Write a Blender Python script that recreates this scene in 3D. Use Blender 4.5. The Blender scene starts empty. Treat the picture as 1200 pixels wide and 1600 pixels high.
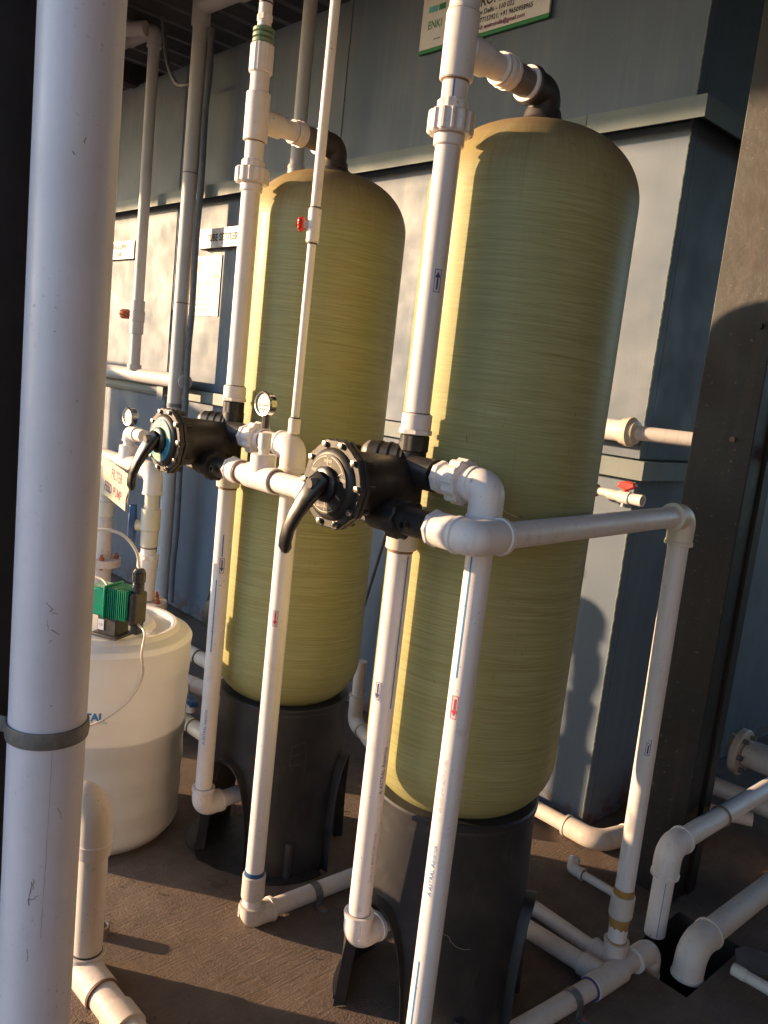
import bpy, math, random
from mathutils import Vector, Matrix, noise
random.seed(7)
sc = bpy.context.scene
C = sc.collection
R_ = math.radians
PI = math.pi

# ------------------------------------------------------------------ camera, sky, sun, exposure
cam_d = bpy.data.cameras.new('camera'); cam = bpy.data.objects.new('camera', cam_d); C.objects.link(cam)
cam_d.sensor_fit = 'VERTICAL'; cam_d.sensor_height = 36.0; cam_d.sensor_width = 36.0
cam_d.lens = 1290.0 / 1600.0 * 36.0
cam_d.clip_start = 0.02; cam_d.clip_end = 900
cam.matrix_world = Matrix(((0.674, -0.187, 0.715, 0), (0.731, 0.026, -0.682, 0), (0.109, 0.982, 0.154, 1.44), (0, 0, 0, 1)))
_m = cam.matrix_world.to_3x3()
_q = _m.to_quaternion(); _q.normalize()
cam.matrix_world = Matrix.Translation((0, 0, 1.44)) @ _q.to_matrix().to_4x4()
sc.camera = cam

SUN_AZ, SUN_EL = 127.0, 9.5          # azimuth to the left of +Y, elevation
sun_dir = Vector((-math.sin(R_(SUN_AZ)) * math.cos(R_(SUN_EL)), math.cos(R_(SUN_AZ)) * math.cos(R_(SUN_EL)), math.sin(R_(SUN_EL))))
world = bpy.data.worlds.new('World'); sc.world = world; world.use_nodes = True
wn = world.node_tree
sky = wn.nodes.new('ShaderNodeTexSky'); sky.sky_type = 'NISHITA'; sky.sun_disc = False
sky.sun_elevation = R_(SUN_EL); sky.sun_rotation = math.atan2(sun_dir.x, sun_dir.y)
sky.dust_density = 0.7; sky.ozone_density = 3.2
bg = wn.nodes['Background']; bg.inputs['Strength'].default_value = 0.15
wn.links.new(sky.outputs[0], bg.inputs[0])
sl = bpy.data.lights.new('sun', 'SUN'); sl.energy = 3.2; sl.angle = R_(0.8); sl.color = (1.0, 0.68, 0.39)
so = bpy.data.objects.new('sun', sl); C.objects.link(so)
so.rotation_euler = (-sun_dir).to_track_quat('-Z', 'Y').to_euler()
so.location = (-6, -3, 4)
sc.view_settings.view_transform = 'Standard'; sc.view_settings.look = 'None'
sc.view_settings.gamma = 1.0; sc.view_settings.use_curve_mapping = False
sc.view_settings.exposure = 1.8

# ------------------------------------------------------------------ node helpers
class NT:
    def __init__(s, name):
        s.m = bpy.data.materials.new(name); s.m.use_nodes = True
        s.t = s.m.node_tree; s.b = s.t.nodes['Principled BSDF']; s.out = s.t.nodes['Material Output']
    def n(s, typ, **kw):
        x = s.t.nodes.new(typ)
        for k, v in kw.items(): setattr(x, k, v)
        return x
    def l(s, a, b): s.t.links.new(a, b)
    def pos(s, kind='Position'):
        if kind == 'Object': return s.n('ShaderNodeTexCoord').outputs['Object']
        return s.n('ShaderNodeNewGeometry').outputs['Position']
    def mp(s, src, scale, rot=(0, 0, 0)):
        x = s.n('ShaderNodeMapping'); x.inputs['Scale'].default_value = scale; x.inputs['Rotation'].default_value = rot
        s.l(src, x.inputs['Vector']); return x.outputs[0]
    def noise(s, vec, scale, detail=4, rough=0.55, dist=0.0):
        x = s.n('ShaderNodeTexNoise'); x.inputs['Scale'].default_value = scale
        x.inputs['Detail'].default_value = detail; x.inputs['Roughness'].default_value = rough
        x.inputs['Distortion'].default_value = dist
        s.l(vec, x.inputs['Vector']); return x.outputs['Fac']
    def ramp(s, fac, stops):
        x = s.n('ShaderNodeValToRGB'); e = x.color_ramp.elements
        while len(e) < len(stops): e.new(0.5)
        for k, (p, c) in enumerate(stops):
            e[k].position = p; e[k].color = (*c, 1) if len(c) == 3 else c
        s.l(fac, x.inputs['Fac']); return x.outputs['Color']
    def mr(s, v, a, b, c=0.0, d=1.0):
        x = s.n('ShaderNodeMapRange'); s.l(v, x.inputs['Value'])
        for k, q in zip(('From Min', 'From Max', 'To Min', 'To Max'), (a, b, c, d)): x.inputs[k].default_value = q
        return x.outputs[0]
    def mix(s, fac, a, b, mode='MIX'):
        x = s.n('ShaderNodeMix'); x.data_type = 'RGBA'; x.blend_type = mode
        if isinstance(fac, (int, float)): x.inputs[0].default_value = fac
        else: s.l(fac, x.inputs[0])
        for i, v in ((6, a), (7, b)):
            if isinstance(v, (tuple, list)): x.inputs[i].default_value = (*v, 1)
            else: s.l(v, x.inputs[i])
        return x.outputs[2]
    def math(s, op, a, b=0.0):
        x = s.n('ShaderNodeMath'); x.operation = op
        for i, v in ((0, a), (1, b)):
            if isinstance(v, (int, float)): x.inputs[i].default_value = v
            else: s.l(v, x.inputs[i])
        return x.outputs[0]
    def bump(s, h, strength, dist=0.01):
        x = s.n('ShaderNodeBump'); x.inputs['Strength'].default_value = strength; x.inputs['Distance'].default_value = dist
        s.l(h, x.inputs['Height']); s.l(x.outputs[0], s.b.inputs['Normal'])
    def col(s, c):
        if isinstance(c, (tuple, list)): s.b.inputs['Base Color'].default_value = (*c, 1)
        else: s.l(c, s.b.inputs['Base Color'])
    def set(s, **kw):
        for k, v in kw.items():
            i = s.b.inputs[k.replace('_', ' ')]
            if isinstance(v, (int, float)): i.default_value = v
            else: s.l(v, i)

def pvc(name, base, dirt=(0.30, 0.22, 0.16), amount=0.5, rough=0.38):
    s = NT(name); p = s.pos()
    big = s.noise(p, 5, 5, 0.6)
    c = s.mix(s.mr(big, 0.45, 0.8), base, tuple(a * 0.86 for a in base))
    streak = s.noise(s.mp(p, (60, 60, 4)), 1, 3)
    c = s.mix(s.mr(streak, 0.55, 0.85, 0, 0.35 * amount), c, dirt)
    spk = s.noise(p, 150, 2)
    patch = s.noise(p, 9, 3)
    f = s.math('MULTIPLY', s.mr(spk, 0.66, 0.72, 0, 0.8), s.mr(patch, 0.47, 0.66, 0, min(1.0, amount)))
    c = s.mix(f, c, (0.10, 0.075, 0.06))
    sm = s.noise(p, 22, 5, 0.7)
    c = s.mix(s.mr(sm, 0.6, 0.82, 0, 0.55 * amount), c, dirt)
    s.col(c); s.set(Roughness=s.mr(big, 0.3, 0.7, rough - 0.06, rough + 0.14))
    s.bump(s.noise(p, 35, 3), 0.06, 0.004)
    return s.m
M = {}
M['pvc'] = pvc('white_pvc', (0.79, 0.73, 0.72), amount=0.85)
M['pvc_old'] = pvc('weathered_pvc', (0.64, 0.56, 0.51), amount=1.3, rough=0.5)
M['pvc_cream'] = pvc('cream_upvc_fitting', (0.72, 0.65, 0.54), amount=0.4)
M['pvc_grey'] = pvc('grey_lilac_pvc', (0.74, 0.69, 0.745), dirt=(0.42, 0.37, 0.37), amount=0.5, rough=0.34)
M['pvc_back'] = pvc('dusty_back_pvc', (0.58, 0.53, 0.51), amount=0.6, rough=0.5)

def plain(name, col, rough=0.5, metal=0.0, var=0.15, scale=30, bump=0.05, dust=None, dustf=0.5):
    s = NT(name); p = s.pos()
    nz = s.noise(p, scale, 4)
    c = s.mix(s.mr(nz, 0.3, 0.75), col, tuple(max(0, a * (1 - var)) for a in col))
    if dust:
        d = s.noise(p, scale * 0.45, 6, 0.7)
        c = s.mix(s.mr(d, 0.45, 0.75, 0, dustf), c, dust)
    s.col(c); s.set(Roughness=s.mr(nz, 0.3, 0.7, max(0.05, rough - 0.08), rough + 0.1), Metallic=metal)
    if bump: s.bump(nz, bump, 0.003)
    return s.m
M['black_plastic'] = plain('black_valve_plastic', (0.020, 0.018, 0.019), 0.48, var=0.3, dust=(0.13, 0.10, 0.08), dustf=0.3)
M['black_gloss'] = plain('black_handle_plastic', (0.014, 0.014, 0.017), 0.32, var=0.2)
M['dark_rubber'] = plain('dark_moulding', (0.035, 0.03, 0.03), 0.5, dust=(0.16, 0.12, 0.10), dustf=0.5)
M['steel'] = plain('zinc_bolt', (0.62, 0.58, 0.54), 0.28, 1.0, 0.2, 120)
M['galv'] = plain('galvanised_strap', (0.22, 0.215, 0.21), 0.5, 0.45, 0.35, 60, 0.1, dust=(0.16, 0.12, 0.10), dustf=0.5)
M['chrome'] = plain('stainless_gauge_case', (0.68, 0.64, 0.58), 0.16, 1.0, 0.1, 80, 0)
M['red'] = plain('red_plastic', (0.62, 0.035, 0.025), 0.35, dust=(0.5, 0.25, 0.2), dustf=0.15)
M['rust_red'] = plain('rusted_bolt', (0.42, 0.11, 0.05), 0.7, 0, 0.4)
M['blue'] = plain('blue_handle_plastic', (0.015, 0.07, 0.20), 0.35, dust=(0.25, 0.28, 0.30), dustf=0.3)
M['blue_ink'] = plain('blue_print', (0.03, 0.22, 0.52), 0.5, bump=0)
M['navy_ink'] = plain('navy_print', (0.06, 0.05, 0.17), 0.5, bump=0)
M['red_ink'] = plain('red_print', (0.62, 0.04, 0.07), 0.5, bump=0)
M['dark_ink'] = plain('dark_print', (0.05, 0.04, 0.05), 0.6, bump=0)
M['grey_ink'] = plain('faded_grey_print', (0.36, 0.37, 0.42), 0.6, bump=0)
M['maroon_ink'] = plain('maroon_print', (0.20, 0.03, 0.10), 0.6, bump=0)
M['green_ink'] = plain('green_print', (0.02, 0.22, 0.07), 0.5, bump=0)
M['teal_ink'] = plain('teal_print', (0.12, 0.46, 0.50), 0.5, bump=0)
M['sticker'] = plain('sticker_paper', (0.74, 0.70, 0.74), 0.45, bump=0)
M['pink_sticker'] = plain('pink_sticker_paper', (0.82, 0.58, 0.60), 0.45, bump=0)
M['dusty_brown'] = plain('dusty_brown_plastic', (0.17, 0.13, 0.105), 0.7, dust=(0.28, 0.22, 0.18), dustf=0.6)
M['scuff'] = plain('grey_scuff', (0.24, 0.20, 0.20), 0.7, bump=0)
M['faint'] = plain('faint_scratch', (0.12, 0.10, 0.10), 0.7, bump=0)
M['wet'] = plain('wet_concrete', (0.030, 0.022, 0.018), 0.45, dust=(0.06, 0.045, 0.038), dustf=0.5)
M['joint'] = plain('brown_joint_cement', (0.22, 0.12, 0.08), 0.6)
M['blue_cement'] = plain('blue_pipe_cement', (0.03, 0.10, 0.25), 0.4)
M['amber_cement'] = plain('amber_glue', (0.42, 0.24, 0.07), 0.25)
M['green_thread'] = plain('green_hose_thread', (0.16, 0.26, 0.15), 0.5, dust=(0.35, 0.3, 0.25), dustf=0.4)
M['grey_pvc'] = plain('grey_nipple', (0.17, 0.155, 0.15), 0.45, dust=(0.3, 0.24, 0.2), dustf=0.4)
M['pump_green'] = plain('green_pump_plastic', (0.008, 0.30, 0.17), 0.3, var=0.2)
M['dial_black'] = plain('black_dial', (0.035, 0.028, 0.025), 0.4)
M['dial_blue'] = plain('blue_dial', (0.02, 0.23, 0.36), 0.35)
M['dial_yellow'] = plain('yellow_dial_sector', (0.20, 0.44, 0.36), 0.4)
M['cream_ink'] = plain('cream_print', (0.72, 0.62, 0.50), 0.5, bump=0)
M['dial_white'] = plain('gauge_face', (0.72, 0.70, 0.72), 0.4, bump=0)
M['cable'] = plain('grey_cable', (0.11, 0.11, 0.125), 0.5)
M['conduit'] = plain('grey_conduit', (0.16, 0.165, 0.185), 0.5, dust=(0.35, 0.3, 0.28), dustf=0.4)
M['tube'] = plain('clear_milky_tube', (0.80, 0.68, 0.55), 0.25)
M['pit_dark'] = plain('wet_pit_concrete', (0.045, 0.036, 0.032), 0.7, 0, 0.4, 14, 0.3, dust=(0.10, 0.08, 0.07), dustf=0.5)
M['roof'] = plain('dark_roof_sheet', (0.06, 0.055, 0.05), 0.6, 0.0, 0.3, 6)

def glass_mat():
    s = NT('gauge_glass'); s.set(Roughness=0.02); s.b.inputs['Transmission Weight'].default_value = 1.0
    s.b.inputs['IOR'].default_value = 1.15; s.col((1, 1, 1)); return s.m
M['glass'] = glass_mat()

def fibreglass():
    s = NT('wound_fibreglass'); p = s.pos('Object')
    sep = s.n('ShaderNodeSeparateXYZ'); s.l(p, sep.inputs[0])
    ang = s.math('ARCTAN2', sep.outputs[1], sep.outputs[0])
    tilt = s.math('MULTIPLY', s.math('SINE', ang), 0.006)
    z2 = s.math('ADD', sep.outputs[2], tilt)
    cb = s.n('ShaderNodeCombineXYZ')
    s.l(s.math('MULTIPLY', sep.outputs[0], 7.0), cb.inputs[0]); s.l(s.math('MULTIPLY', sep.outputs[1], 7.0), cb.inputs[1]); s.l(s.math('MULTIPLY', z2, 330.0), cb.inputs[2])
    fil = s.noise(cb.outputs[0], 1.0, 4, 0.65, 0.3)
    cb3 = s.n('ShaderNodeCombineXYZ')
    s.l(s.math('MULTIPLY', sep.outputs[0], 3.0), cb3.inputs[0]); s.l(s.math('MULTIPLY', sep.outputs[1], 3.0), cb3.inputs[1]); s.l(s.math('MULTIPLY', z2, 40.0), cb3.inputs[2])
    fil2 = s.noise(cb3.outputs[0], 1.0, 3, 0.5)
    # helical strands on the dome
    cb2 = s.n('ShaderNodeCombineXYZ')
    s.l(s.math('MULTIPLY', ang, 26.0), cb2.inputs[0]); s.l(s.math('MULTIPLY', sep.outputs[2], 9.0), cb2.inputs[1])
    rad = s.noise(cb2.outputs[0], 1.0, 3, 0.6, 0.2)
    dome = s.mr(sep.outputs[2], 1.80, 1.93)
    h = s.mix(dome, fil, rad)
    c = s.ramp(h, [(0.24, (0.20, 0.185, 0.060)), (0.48, (0.320, 0.305, 0.132)), (0.76, (0.43, 0.42, 0.225))])
    c = s.mix(s.mr(fil2, 0.35, 0.7, 0, 0.22), c, (0.36, 0.29, 0.11))
    blot = s.noise(p, 4.5, 4, 0.6)
    c = s.mix(s.mr(blot, 0.4, 0.7, 0, 0.5), c, (0.27, 0.285, 0.125))
    # dust that settled on the dome
    dz = s.mr(sep.outputs[2], 1.80, 1.97, 0, 0.9)
    c = s.mix(s.math('MULTIPLY', dz, s.mr(s.noise(p, 14, 5, 0.6), 0.2, 0.5)), c, (0.30, 0.185, 0.10))
    for sgn in (1, -1):
        cbx = s.n('ShaderNodeCombineXYZ')
        arc = s.math('MULTIPLY', ang, 0.215)
        s.l(s.math('MULTIPLY', s.math('ADD', s.math('MULTIPLY', arc, 0.12 * sgn), z2), 120.0), cbx.inputs[0]); s.l(s.math('MULTIPLY', arc, 2.5), cbx.inputs[1])
        wd = s.noise(cbx.outputs[0], 1.0, 3, 0.6)
        c = s.mix(s.mr(wd, 0.50, 0.72, 0, 0.22), c, (0.42, 0.40, 0.22) if sgn > 0 else (0.17, 0.155, 0.07))
    cr_ = s.n('ShaderNodeCombineXYZ'); s.l(s.math('MULTIPLY', ang, 14.0), cr_.inputs[0]); s.l(s.math('MULTIPLY', sep.outputs[2], 1.3), cr_.inputs[1])
    run = s.noise(cr_.outputs[0], 1.0, 4, 0.6)
    c = s.mix(s.mr(run, 0.62, 0.78, 0, 0.35), c, (0.19, 0.15, 0.08))
    scr = s.noise(s.mp(p, (30, 30, 9)), 2.2, 2, 0.5, 2.0)
    c = s.mix(s.mr(scr, 0.735, 0.76, 0, 0.5), c, (0.06, 0.05, 0.03))
    s.col(c); s.set(Roughness=s.mr(fil, 0.3, 0.7, 0.48, 0.62)); s.b.inputs['Specular IOR Level'].default_value = 0.35
    s.b.inputs['Coat Weight'].default_value = 0.06; s.b.inputs['Coat Roughness'].default_value = 0.22
    s.b.inputs['Subsurface Weight'].default_value = 0.0
    s.bump(h, 0.2, 0.0015)
    return s.m
M['frp'] = fibreglass()

def skirt():
    s = NT('dusty_black_moulding'); p = s.pos()
    d = s.noise(p, 7, 7, 0.72, 0.6); d2 = s.noise(s.mp(p, (9, 9, 2.5)), 3, 4)
    c = s.mix(s.mr(d, 0.48, 0.80, 0, 0.6), (0.022, 0.022, 0.027), (0.085, 0.070, 0.067))
    c = s.mix(s.mr(d2, 0.62, 0.78, 0, 0.4), c, (0.12, 0.095, 0.085))
    s.col(c); s.set(Roughness=s.mr(d, 0.3, 0.7, 0.38, 0.6)); s.bump(s.noise(p, 60, 4), 0.12, 0.003)
    return s.m
M['skirt'] = skirt()

def paint(name, base, rough=0.56):
    s = NT(name); p = s.pos()
    sep = s.n('ShaderNodeSeparateXYZ'); s.l(p, sep.inputs[0])
    a = s.noise(p, 1.7, 5, 0.6)
    c = s.mix(s.mr(a, 0.35, 0.7), base, tuple(q * 0.82 for q in base))
    st = s.noise(s.mp(p, (24, 24, 1.1)), 1, 5, 0.65)
    c = s.mix(s.mr(st, 0.5, 0.8, 0, 0.35), c, (0.20, 0.21, 0.21))
    sp = s.noise(p, 75, 2)
    c = s.mix(s.math('MULTIPLY', s.mr(sp, 0.74, 0.77), 0.7), c, (0.10, 0.08, 0.07))
    low = s.mr(sep.outputs[2], 0.17, 0.0)
    ru = s.noise(p, 16, 5, 0.7)
    rf = s.math('MULTIPLY', low, s.mr(ru, 0.46, 0.56))
    c = s.mix(rf, c, (0.10, 0.035, 0.015))
    s.col(c)
    r = s.noise(p, 6, 4, 0.6)
    s.set(Roughness=s.mr(r, 0.3, 0.75, rough - 0.05, rough + 0.16))
    w = s.noise(s.mp(p, (1.3, 1.3, 0.8)), 2.0, 2, 0.4)
    fine = s.noise(p, 90, 2)
    hh = s.math('ADD', s.math('MULTIPLY', w, 3.0), s.math('MULTIPLY', fine, 0.05))
    s.bump(hh, 0.28, 0.02)
    return s.m
M['paint'] = paint('blue_grey_enamel', (0.102, 0.138, 0.196))
M['paint_edge'] = paint('grey_green_enamel', (0.14, 0.175, 0.18), 0.5)

def rusty():
    s = NT('dirty_steel_section'); p = s.pos()
    a = s.noise(p, 6, 6, 0.7); b = s.noise(s.mp(p, (22, 22, 2)), 1.2, 4)
    c = s.mix(s.mr(a, 0.4, 0.7), (0.010, 0.008, 0.008), (0.024, 0.016, 0.013))
    c = s.mix(s.mr(b, 0.52, 0.75, 0, 0.6), c, (0.048, 0.028, 0.020))
    c = s.mix(s.mr(s.noise(p, 90, 2), 0.70, 0.75, 0, 0.6), c, (0.16, 0.12, 0.10))
    s.col(c); s.set(Roughness=s.mr(a, 0.3, 0.7, 0.45, 0.7)); s.bump(s.noise(p, 45, 5), 0.22, 0.004)
    return s.m
M['column'] = rusty()
M['column_dark'] = plain('near_black_painted_steel', (0.014, 0.011, 0.013), 0.5, 0, 0.3, 20, 0.15, dust=(0.04, 0.03, 0.028), dustf=0.5)

def concrete():
    s = NT('brushed_concrete'); p = s.pos()
    n1 = s.noise(p, 2.2, 6, 0.62); n2 = s.noise(p, 11, 6, 0.65)
    c = s.ramp(n1, [(0.3, (0.108, 0.074, 0.056)), (0.5, (0.185, 0.132, 0.100)), (0.75, (0.24, 0.182, 0.142))])
    c = s.mix(s.mr(n2, 0.4, 0.75, 0, 0.6), c, (0.080, 0.056, 0.047))
    pale = s.noise(p, 7.5, 5, 0.7, 0.8)
    c = s.mix(s.mr(pale, 0.62, 0.74, 0, 0.5), c, (0.25, 0.205, 0.175))
    dk = s.noise(p, 38, 2)
    c = s.mix(s.mr(dk, 0.73, 0.78, 0, 0.8), c, (0.04, 0.03, 0.025))
    wet = s.noise(p, 3.4, 4)
    c = s.mix(s.mr(wet, 0.6, 0.66, 0, 0.35), c, (0.07, 0.055, 0.047))
    vo = s.n('ShaderNodeTexVoronoi'); vo.feature = 'DISTANCE_TO_EDGE'; vo.inputs['Scale'].default_value = 1.1
    wv = s.n('ShaderNodeVectorMath'); wv.operation = 'ADD'; nv = s.n('ShaderNodeTexNoise'); nv.inputs['Scale'].default_value = 5.0; nv.inputs['Detail'].default_value = 6; s.l(p, nv.inputs['Vector'])
    sc2 = s.n('ShaderNodeVectorMath'); sc2.operation = 'SCALE'; sc2.inputs['Scale'].default_value = 0.35; s.l(nv.outputs['Color'], sc2.inputs[0])
    s.l(p, wv.inputs[0]); s.l(sc2.outputs[0], wv.inputs[1]); s.l(wv.outputs[0], vo.inputs['Vector'])
    ck = s.mr(vo.outputs['Distance'], 0.0, 0.004, 1, 0)
    ck = s.math('MULTIPLY', ck, s.mr(s.noise(p, 2.7, 2), 0.5, 0.6, 0, 0.75))
    c = s.mix(ck, c, (0.045, 0.033, 0.027))
    br = s.noise(s.mp(p, (150, 11, 1), (0, 0, R_(28))), 1, 5, 0.7, 0.35)
    gr = s.noise(p, 160, 3, 0.6)
    c = s.mix(s.mr(br, 0.35, 0.65, 0, 0.3), c, (0.08, 0.058, 0.047))
    s.col(c); s.set(Roughness=0.86)
    mask = s.mr(s.noise(p, 1.6, 3), 0.40, 0.60, 0.15, 1.1)
    hh = s.math('ADD', s.math('MULTIPLY', br, mask), s.math('MULTIPLY', gr, 0.45))
    hh = s.math('ADD', hh, s.math('MULTIPLY', n2, 0.8))
    s.bump(hh, 0.9, 0.010)
    return s.m
M['concrete'] = concrete()
M['slab_piece'] = plain('pale_broken_slab', (0.15, 0.13, 0.12), 0.9, 0, 0.4, 20, 0.3)

def tank_shell():
    s = NT('translucent_tank_plastic'); p = s.pos()
    n1 = s.noise(p, 6, 5, 0.6)
    c = s.mix(s.mr(n1, 0.4, 0.75, 0, 0.5), (0.86, 0.83, 0.81), (0.80, 0.74, 0.70))
    s.col(c); s.set(Roughness=0.42)
    s.bump(s.noise(s.mp(p, (4, 4, 26)), 1, 3), 0.10, 0.01)
    tr = s.n('ShaderNodeBsdfTranslucent'); tr.inputs[0].default_value = (0.90, 0.88, 0.86, 1)
    mx = s.n('ShaderNodeMixShader'); mx.inputs[0].default_value = 0.34
    s.l(s.b.outputs[0], mx.inputs[1]); s.l(tr.outputs[0], mx.inputs[2]); s.l(mx.outputs[0], s.out.inputs['Surface'])
    return s.m
M['tank'] = tank_shell()
M['liquid'] = plain('pale_dosing_liquid', (0.86, 0.93, 0.92), 0.3, bump=0, var=0.05)
M['sign'] = plain('white_board', (0.74, 0.71, 0.71), 0.5, bump=0)  # paler copy of the board, raised for the company sign in shade
M['sign_lit'] = plain('sunlit_sign_board', (0.50, 0.47, 0.48), 0.4, dust=(0.45, 0.4, 0.36), dustf=0.25)  # darker copy of the board, toned down for the signs in sun
M['sign_rust'] = plain('rust_stained_sign_board', (0.70, 0.63, 0.46), 0.4, 0, 0.15, 40, 0.05, dust=(0.50, 0.26, 0.06), dustf=0.55)
M['paper'] = plain('notice_sheet', (0.60, 0.56, 0.47), 0.5, bump=0)
M['orange_ink'] = plain('faded_orange_print', (0.62, 0.32, 0.15), 0.5, bump=0)

# ------------------------------------------------------------------ mesh helpers
def frame(d, up=None):
    d = Vector(d).normalized()
    u = Vector(up) if up else (Vector((0, 0, 1)) if abs(d.z) < 0.9 else Vector((1, 0, 0)))
    x = d.cross(u)
    if x.length < 1e-6: x = d.cross(Vector((0, 1, 0)))
    x.normalize(); y = x.cross(d).normalized()
    return x, y, d

class MB:
    def __init__(s): s.v = []; s.f = []
    def add(s, vs, fs):
        b = len(s.v); s.v += [Vector(q) for q in vs]; s.f += [tuple(b + i for i in q) for q in fs]
        return s
    def box(s, c, size, rz=0.0, M4=None):
        x, y, z = [q / 2 for q in size]
        vs = [Vector((a * x, b * y, e * z)) for a in (-1, 1) for b in (-1, 1) for e in (-1, 1)]
        m = M4 or Matrix.Rotation(rz, 4, 'Z')
        vs = [m @ q + Vector(c) for q in vs]
        return s.add(vs, [(0, 1, 3, 2), (4, 6, 7, 5), (0, 4, 5, 1), (2, 3, 7, 6), (0, 2, 6, 4), (1, 5, 7, 3)])
    def rings(s, rs, cap=True):
        n = len(rs[0]); vs = [q for r in rs for q in r]; fs = []
        for k in range(len(rs) - 1):
            for i in range(n):
                j = (i + 1) % n
                fs.append((k * n + i, k * n + j, (k + 1) * n + j, (k + 1) * n + i))
        if cap:
            fs.append(tuple(range(n))[::-1]); fs.append(tuple((len(rs) - 1) * n + i for i in range(n)))
        return s.add(vs, fs)
    def lathe(s, prof, o=(0, 0, 0), d=(0, 0, 1), seg=24, cap=True, rmod=None):
        x, y, z = frame(d); o = Vector(o); rs = []
        for t, r in prof:
            ring = []
            for i in range(seg):
                a = 2 * PI * i / seg
                rr = r if rmod is None else rmod(i, r)
                ring.append(o + z * t + x * (math.cos(a) * rr) + y * (math.sin(a) * rr))
            rs.append(ring)
        return s.rings(rs, cap)
    def cyl(s, a, b, r, seg=24, cap=True, r2=None, ch=0.0):
        a = Vector(a); b = Vector(b); L = (b - a).length
        r2 = r if r2 is None else r2
        if ch: pr = [(0, r - ch), (ch, r), (L - ch, r2), (L, r2 - ch)]
        else: pr = [(0, r), (L, r2)]
        return s.lathe(pr, a, b - a, seg, cap)
    def ring(s, o, d, r, h, th):          # short open collar with rolled edge
        return s.lathe([(0, r), (0.0, r + th), (h, r + th), (h, r)], o, d, 28, True)
    def gear(s, o, d, r, h, n=12, depth=0.003, ch=0.003):
        seg = n * 4
        rm = lambda i, rr: rr if (i % 4) < 2 else rr - depth
        return s.lathe([(0, r - ch), (ch, r), (h - ch, r), (h, r - ch)], o, d, seg, True, rm)
    def hexa(s, o, d, r, h, n=8, ch=0.0015):
        return s.lathe([(0, r - ch), (ch, r), (h - ch, r), (h, r - ch)], o, d, n)
    def sweep(s, pts, r, bend=0.05, seg=20, cap=True, steps=8):
        pts = [Vector(q) for q in pts]; path = [pts[0]]
        for i in range(1, len(pts) - 1):
            a, b, c = pts[i - 1], pts[i], pts[i + 1]
            u = (a - b).normalized(); w = (c - b).normalized()
            ang = u.angle(w)
            if ang > PI - 0.02: path.append(b); continue
            t = min(bend / math.tan(ang / 2), (a - b).length * 0.499, (c - b).length * 0.499)
            p0, p2 = b + u * t, b + w * t
            rad = t * math.tan(ang / 2)
            ctr = b + (u + w).normalized() * (rad / math.sin(ang / 2))
            e0, e2 = (p0 - ctr), (p2 - ctr); tot = e0.angle(e2); ax = e0.cross(e2).normalized()
            for k in range(steps + 1): path.append(ctr + Matrix.Rotation(tot * k / steps, 3, ax) @ e0)
        path.append(pts[-1])
        q = [path[0]]
        for k in path[1:]:
            if (k - q[-1]).length > 1e-5: q.append(k)
        path = q; rs = []; x, y, z = frame(path[1] - path[0])
        for i, p in enumerate(path):
            if i == 0: t = path[1] - path[0]
            elif i == len(path) - 1: t = path[-1] - path[-2]
            else: t = (path[i + 1] - p).normalized() + (p - path[i - 1]).normalized()
            t.normalize()
            x = (x - t * x.dot(t)).normalized(); y = t.cross(x)
            rr = r[min(i, len(r) - 1)] if isinstance(r, (list, tuple)) else r
            rs.append([p + x * (math.cos(2 * PI * k / seg) * rr) + y * (math.sin(2 * PI * k / seg) * rr) for k in range(seg)])
        return s.rings(rs, cap)
    def prism(s, poly, o, ax, ay, n, th):   # polygon in plane (ax, ay), extruded along n
        ax, ay, n, o = Vector(ax), Vector(ay), Vector(n), Vector(o); k = len(poly)
        a = [o + ax * u + ay * v for u, v in poly]; b = [q + n * th for q in a]
        return s.add(a + b, [tuple(range(k))[::-1], tuple(range(k, 2 * k))] + [(i, (i + 1) % k, k + (i + 1) % k, k + i) for i in range(k)])
    def build(s, name, mat, parent=None, smooth=True, loc=None, bevel=0.0):
        me = bpy.data.meshes.new(name)
        off = Vector(parent['_w']) if parent is not None else Vector(loc or (0, 0, 0))
        me.from_pydata([tuple(q - off) for q in s.v], [], s.f)
        me.materials.append(M[mat] if isinstance(mat, str) else mat)
        if smooth:
            me.polygons.foreach_set('use_smooth', [True] * len(me.polygons))
            me.set_sharp_from_angle(angle=R_(38))
        me.update()
        o = bpy.data.objects.new(name, me); C.objects.link(o)
        if parent is not None: o.parent = parent; o['_w'] = list(off)
        else: o.location = off; o['_w'] = list(off)
        if bevel:
            b = o.modifiers.new('bevel', 'BEVEL'); b.width = bevel; b.segments = 2; b.limit_method = 'ANGLE'
        return o

def tag(o, label=None, cat=None, group=None, kind=None):
    if label: o['label'] = label
    if cat: o['category'] = cat
    if group: o['group'] = group
    if kind: o['kind'] = kind
    return o
def thing(name, loc, label, cat, group=None):
    o = bpy.data.objects.new(name, None); C.objects.link(o); o.location = loc; o['_w'] = list(loc)
    o.empty_display_size = 0.05
    return tag(o, label, cat, group)

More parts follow.
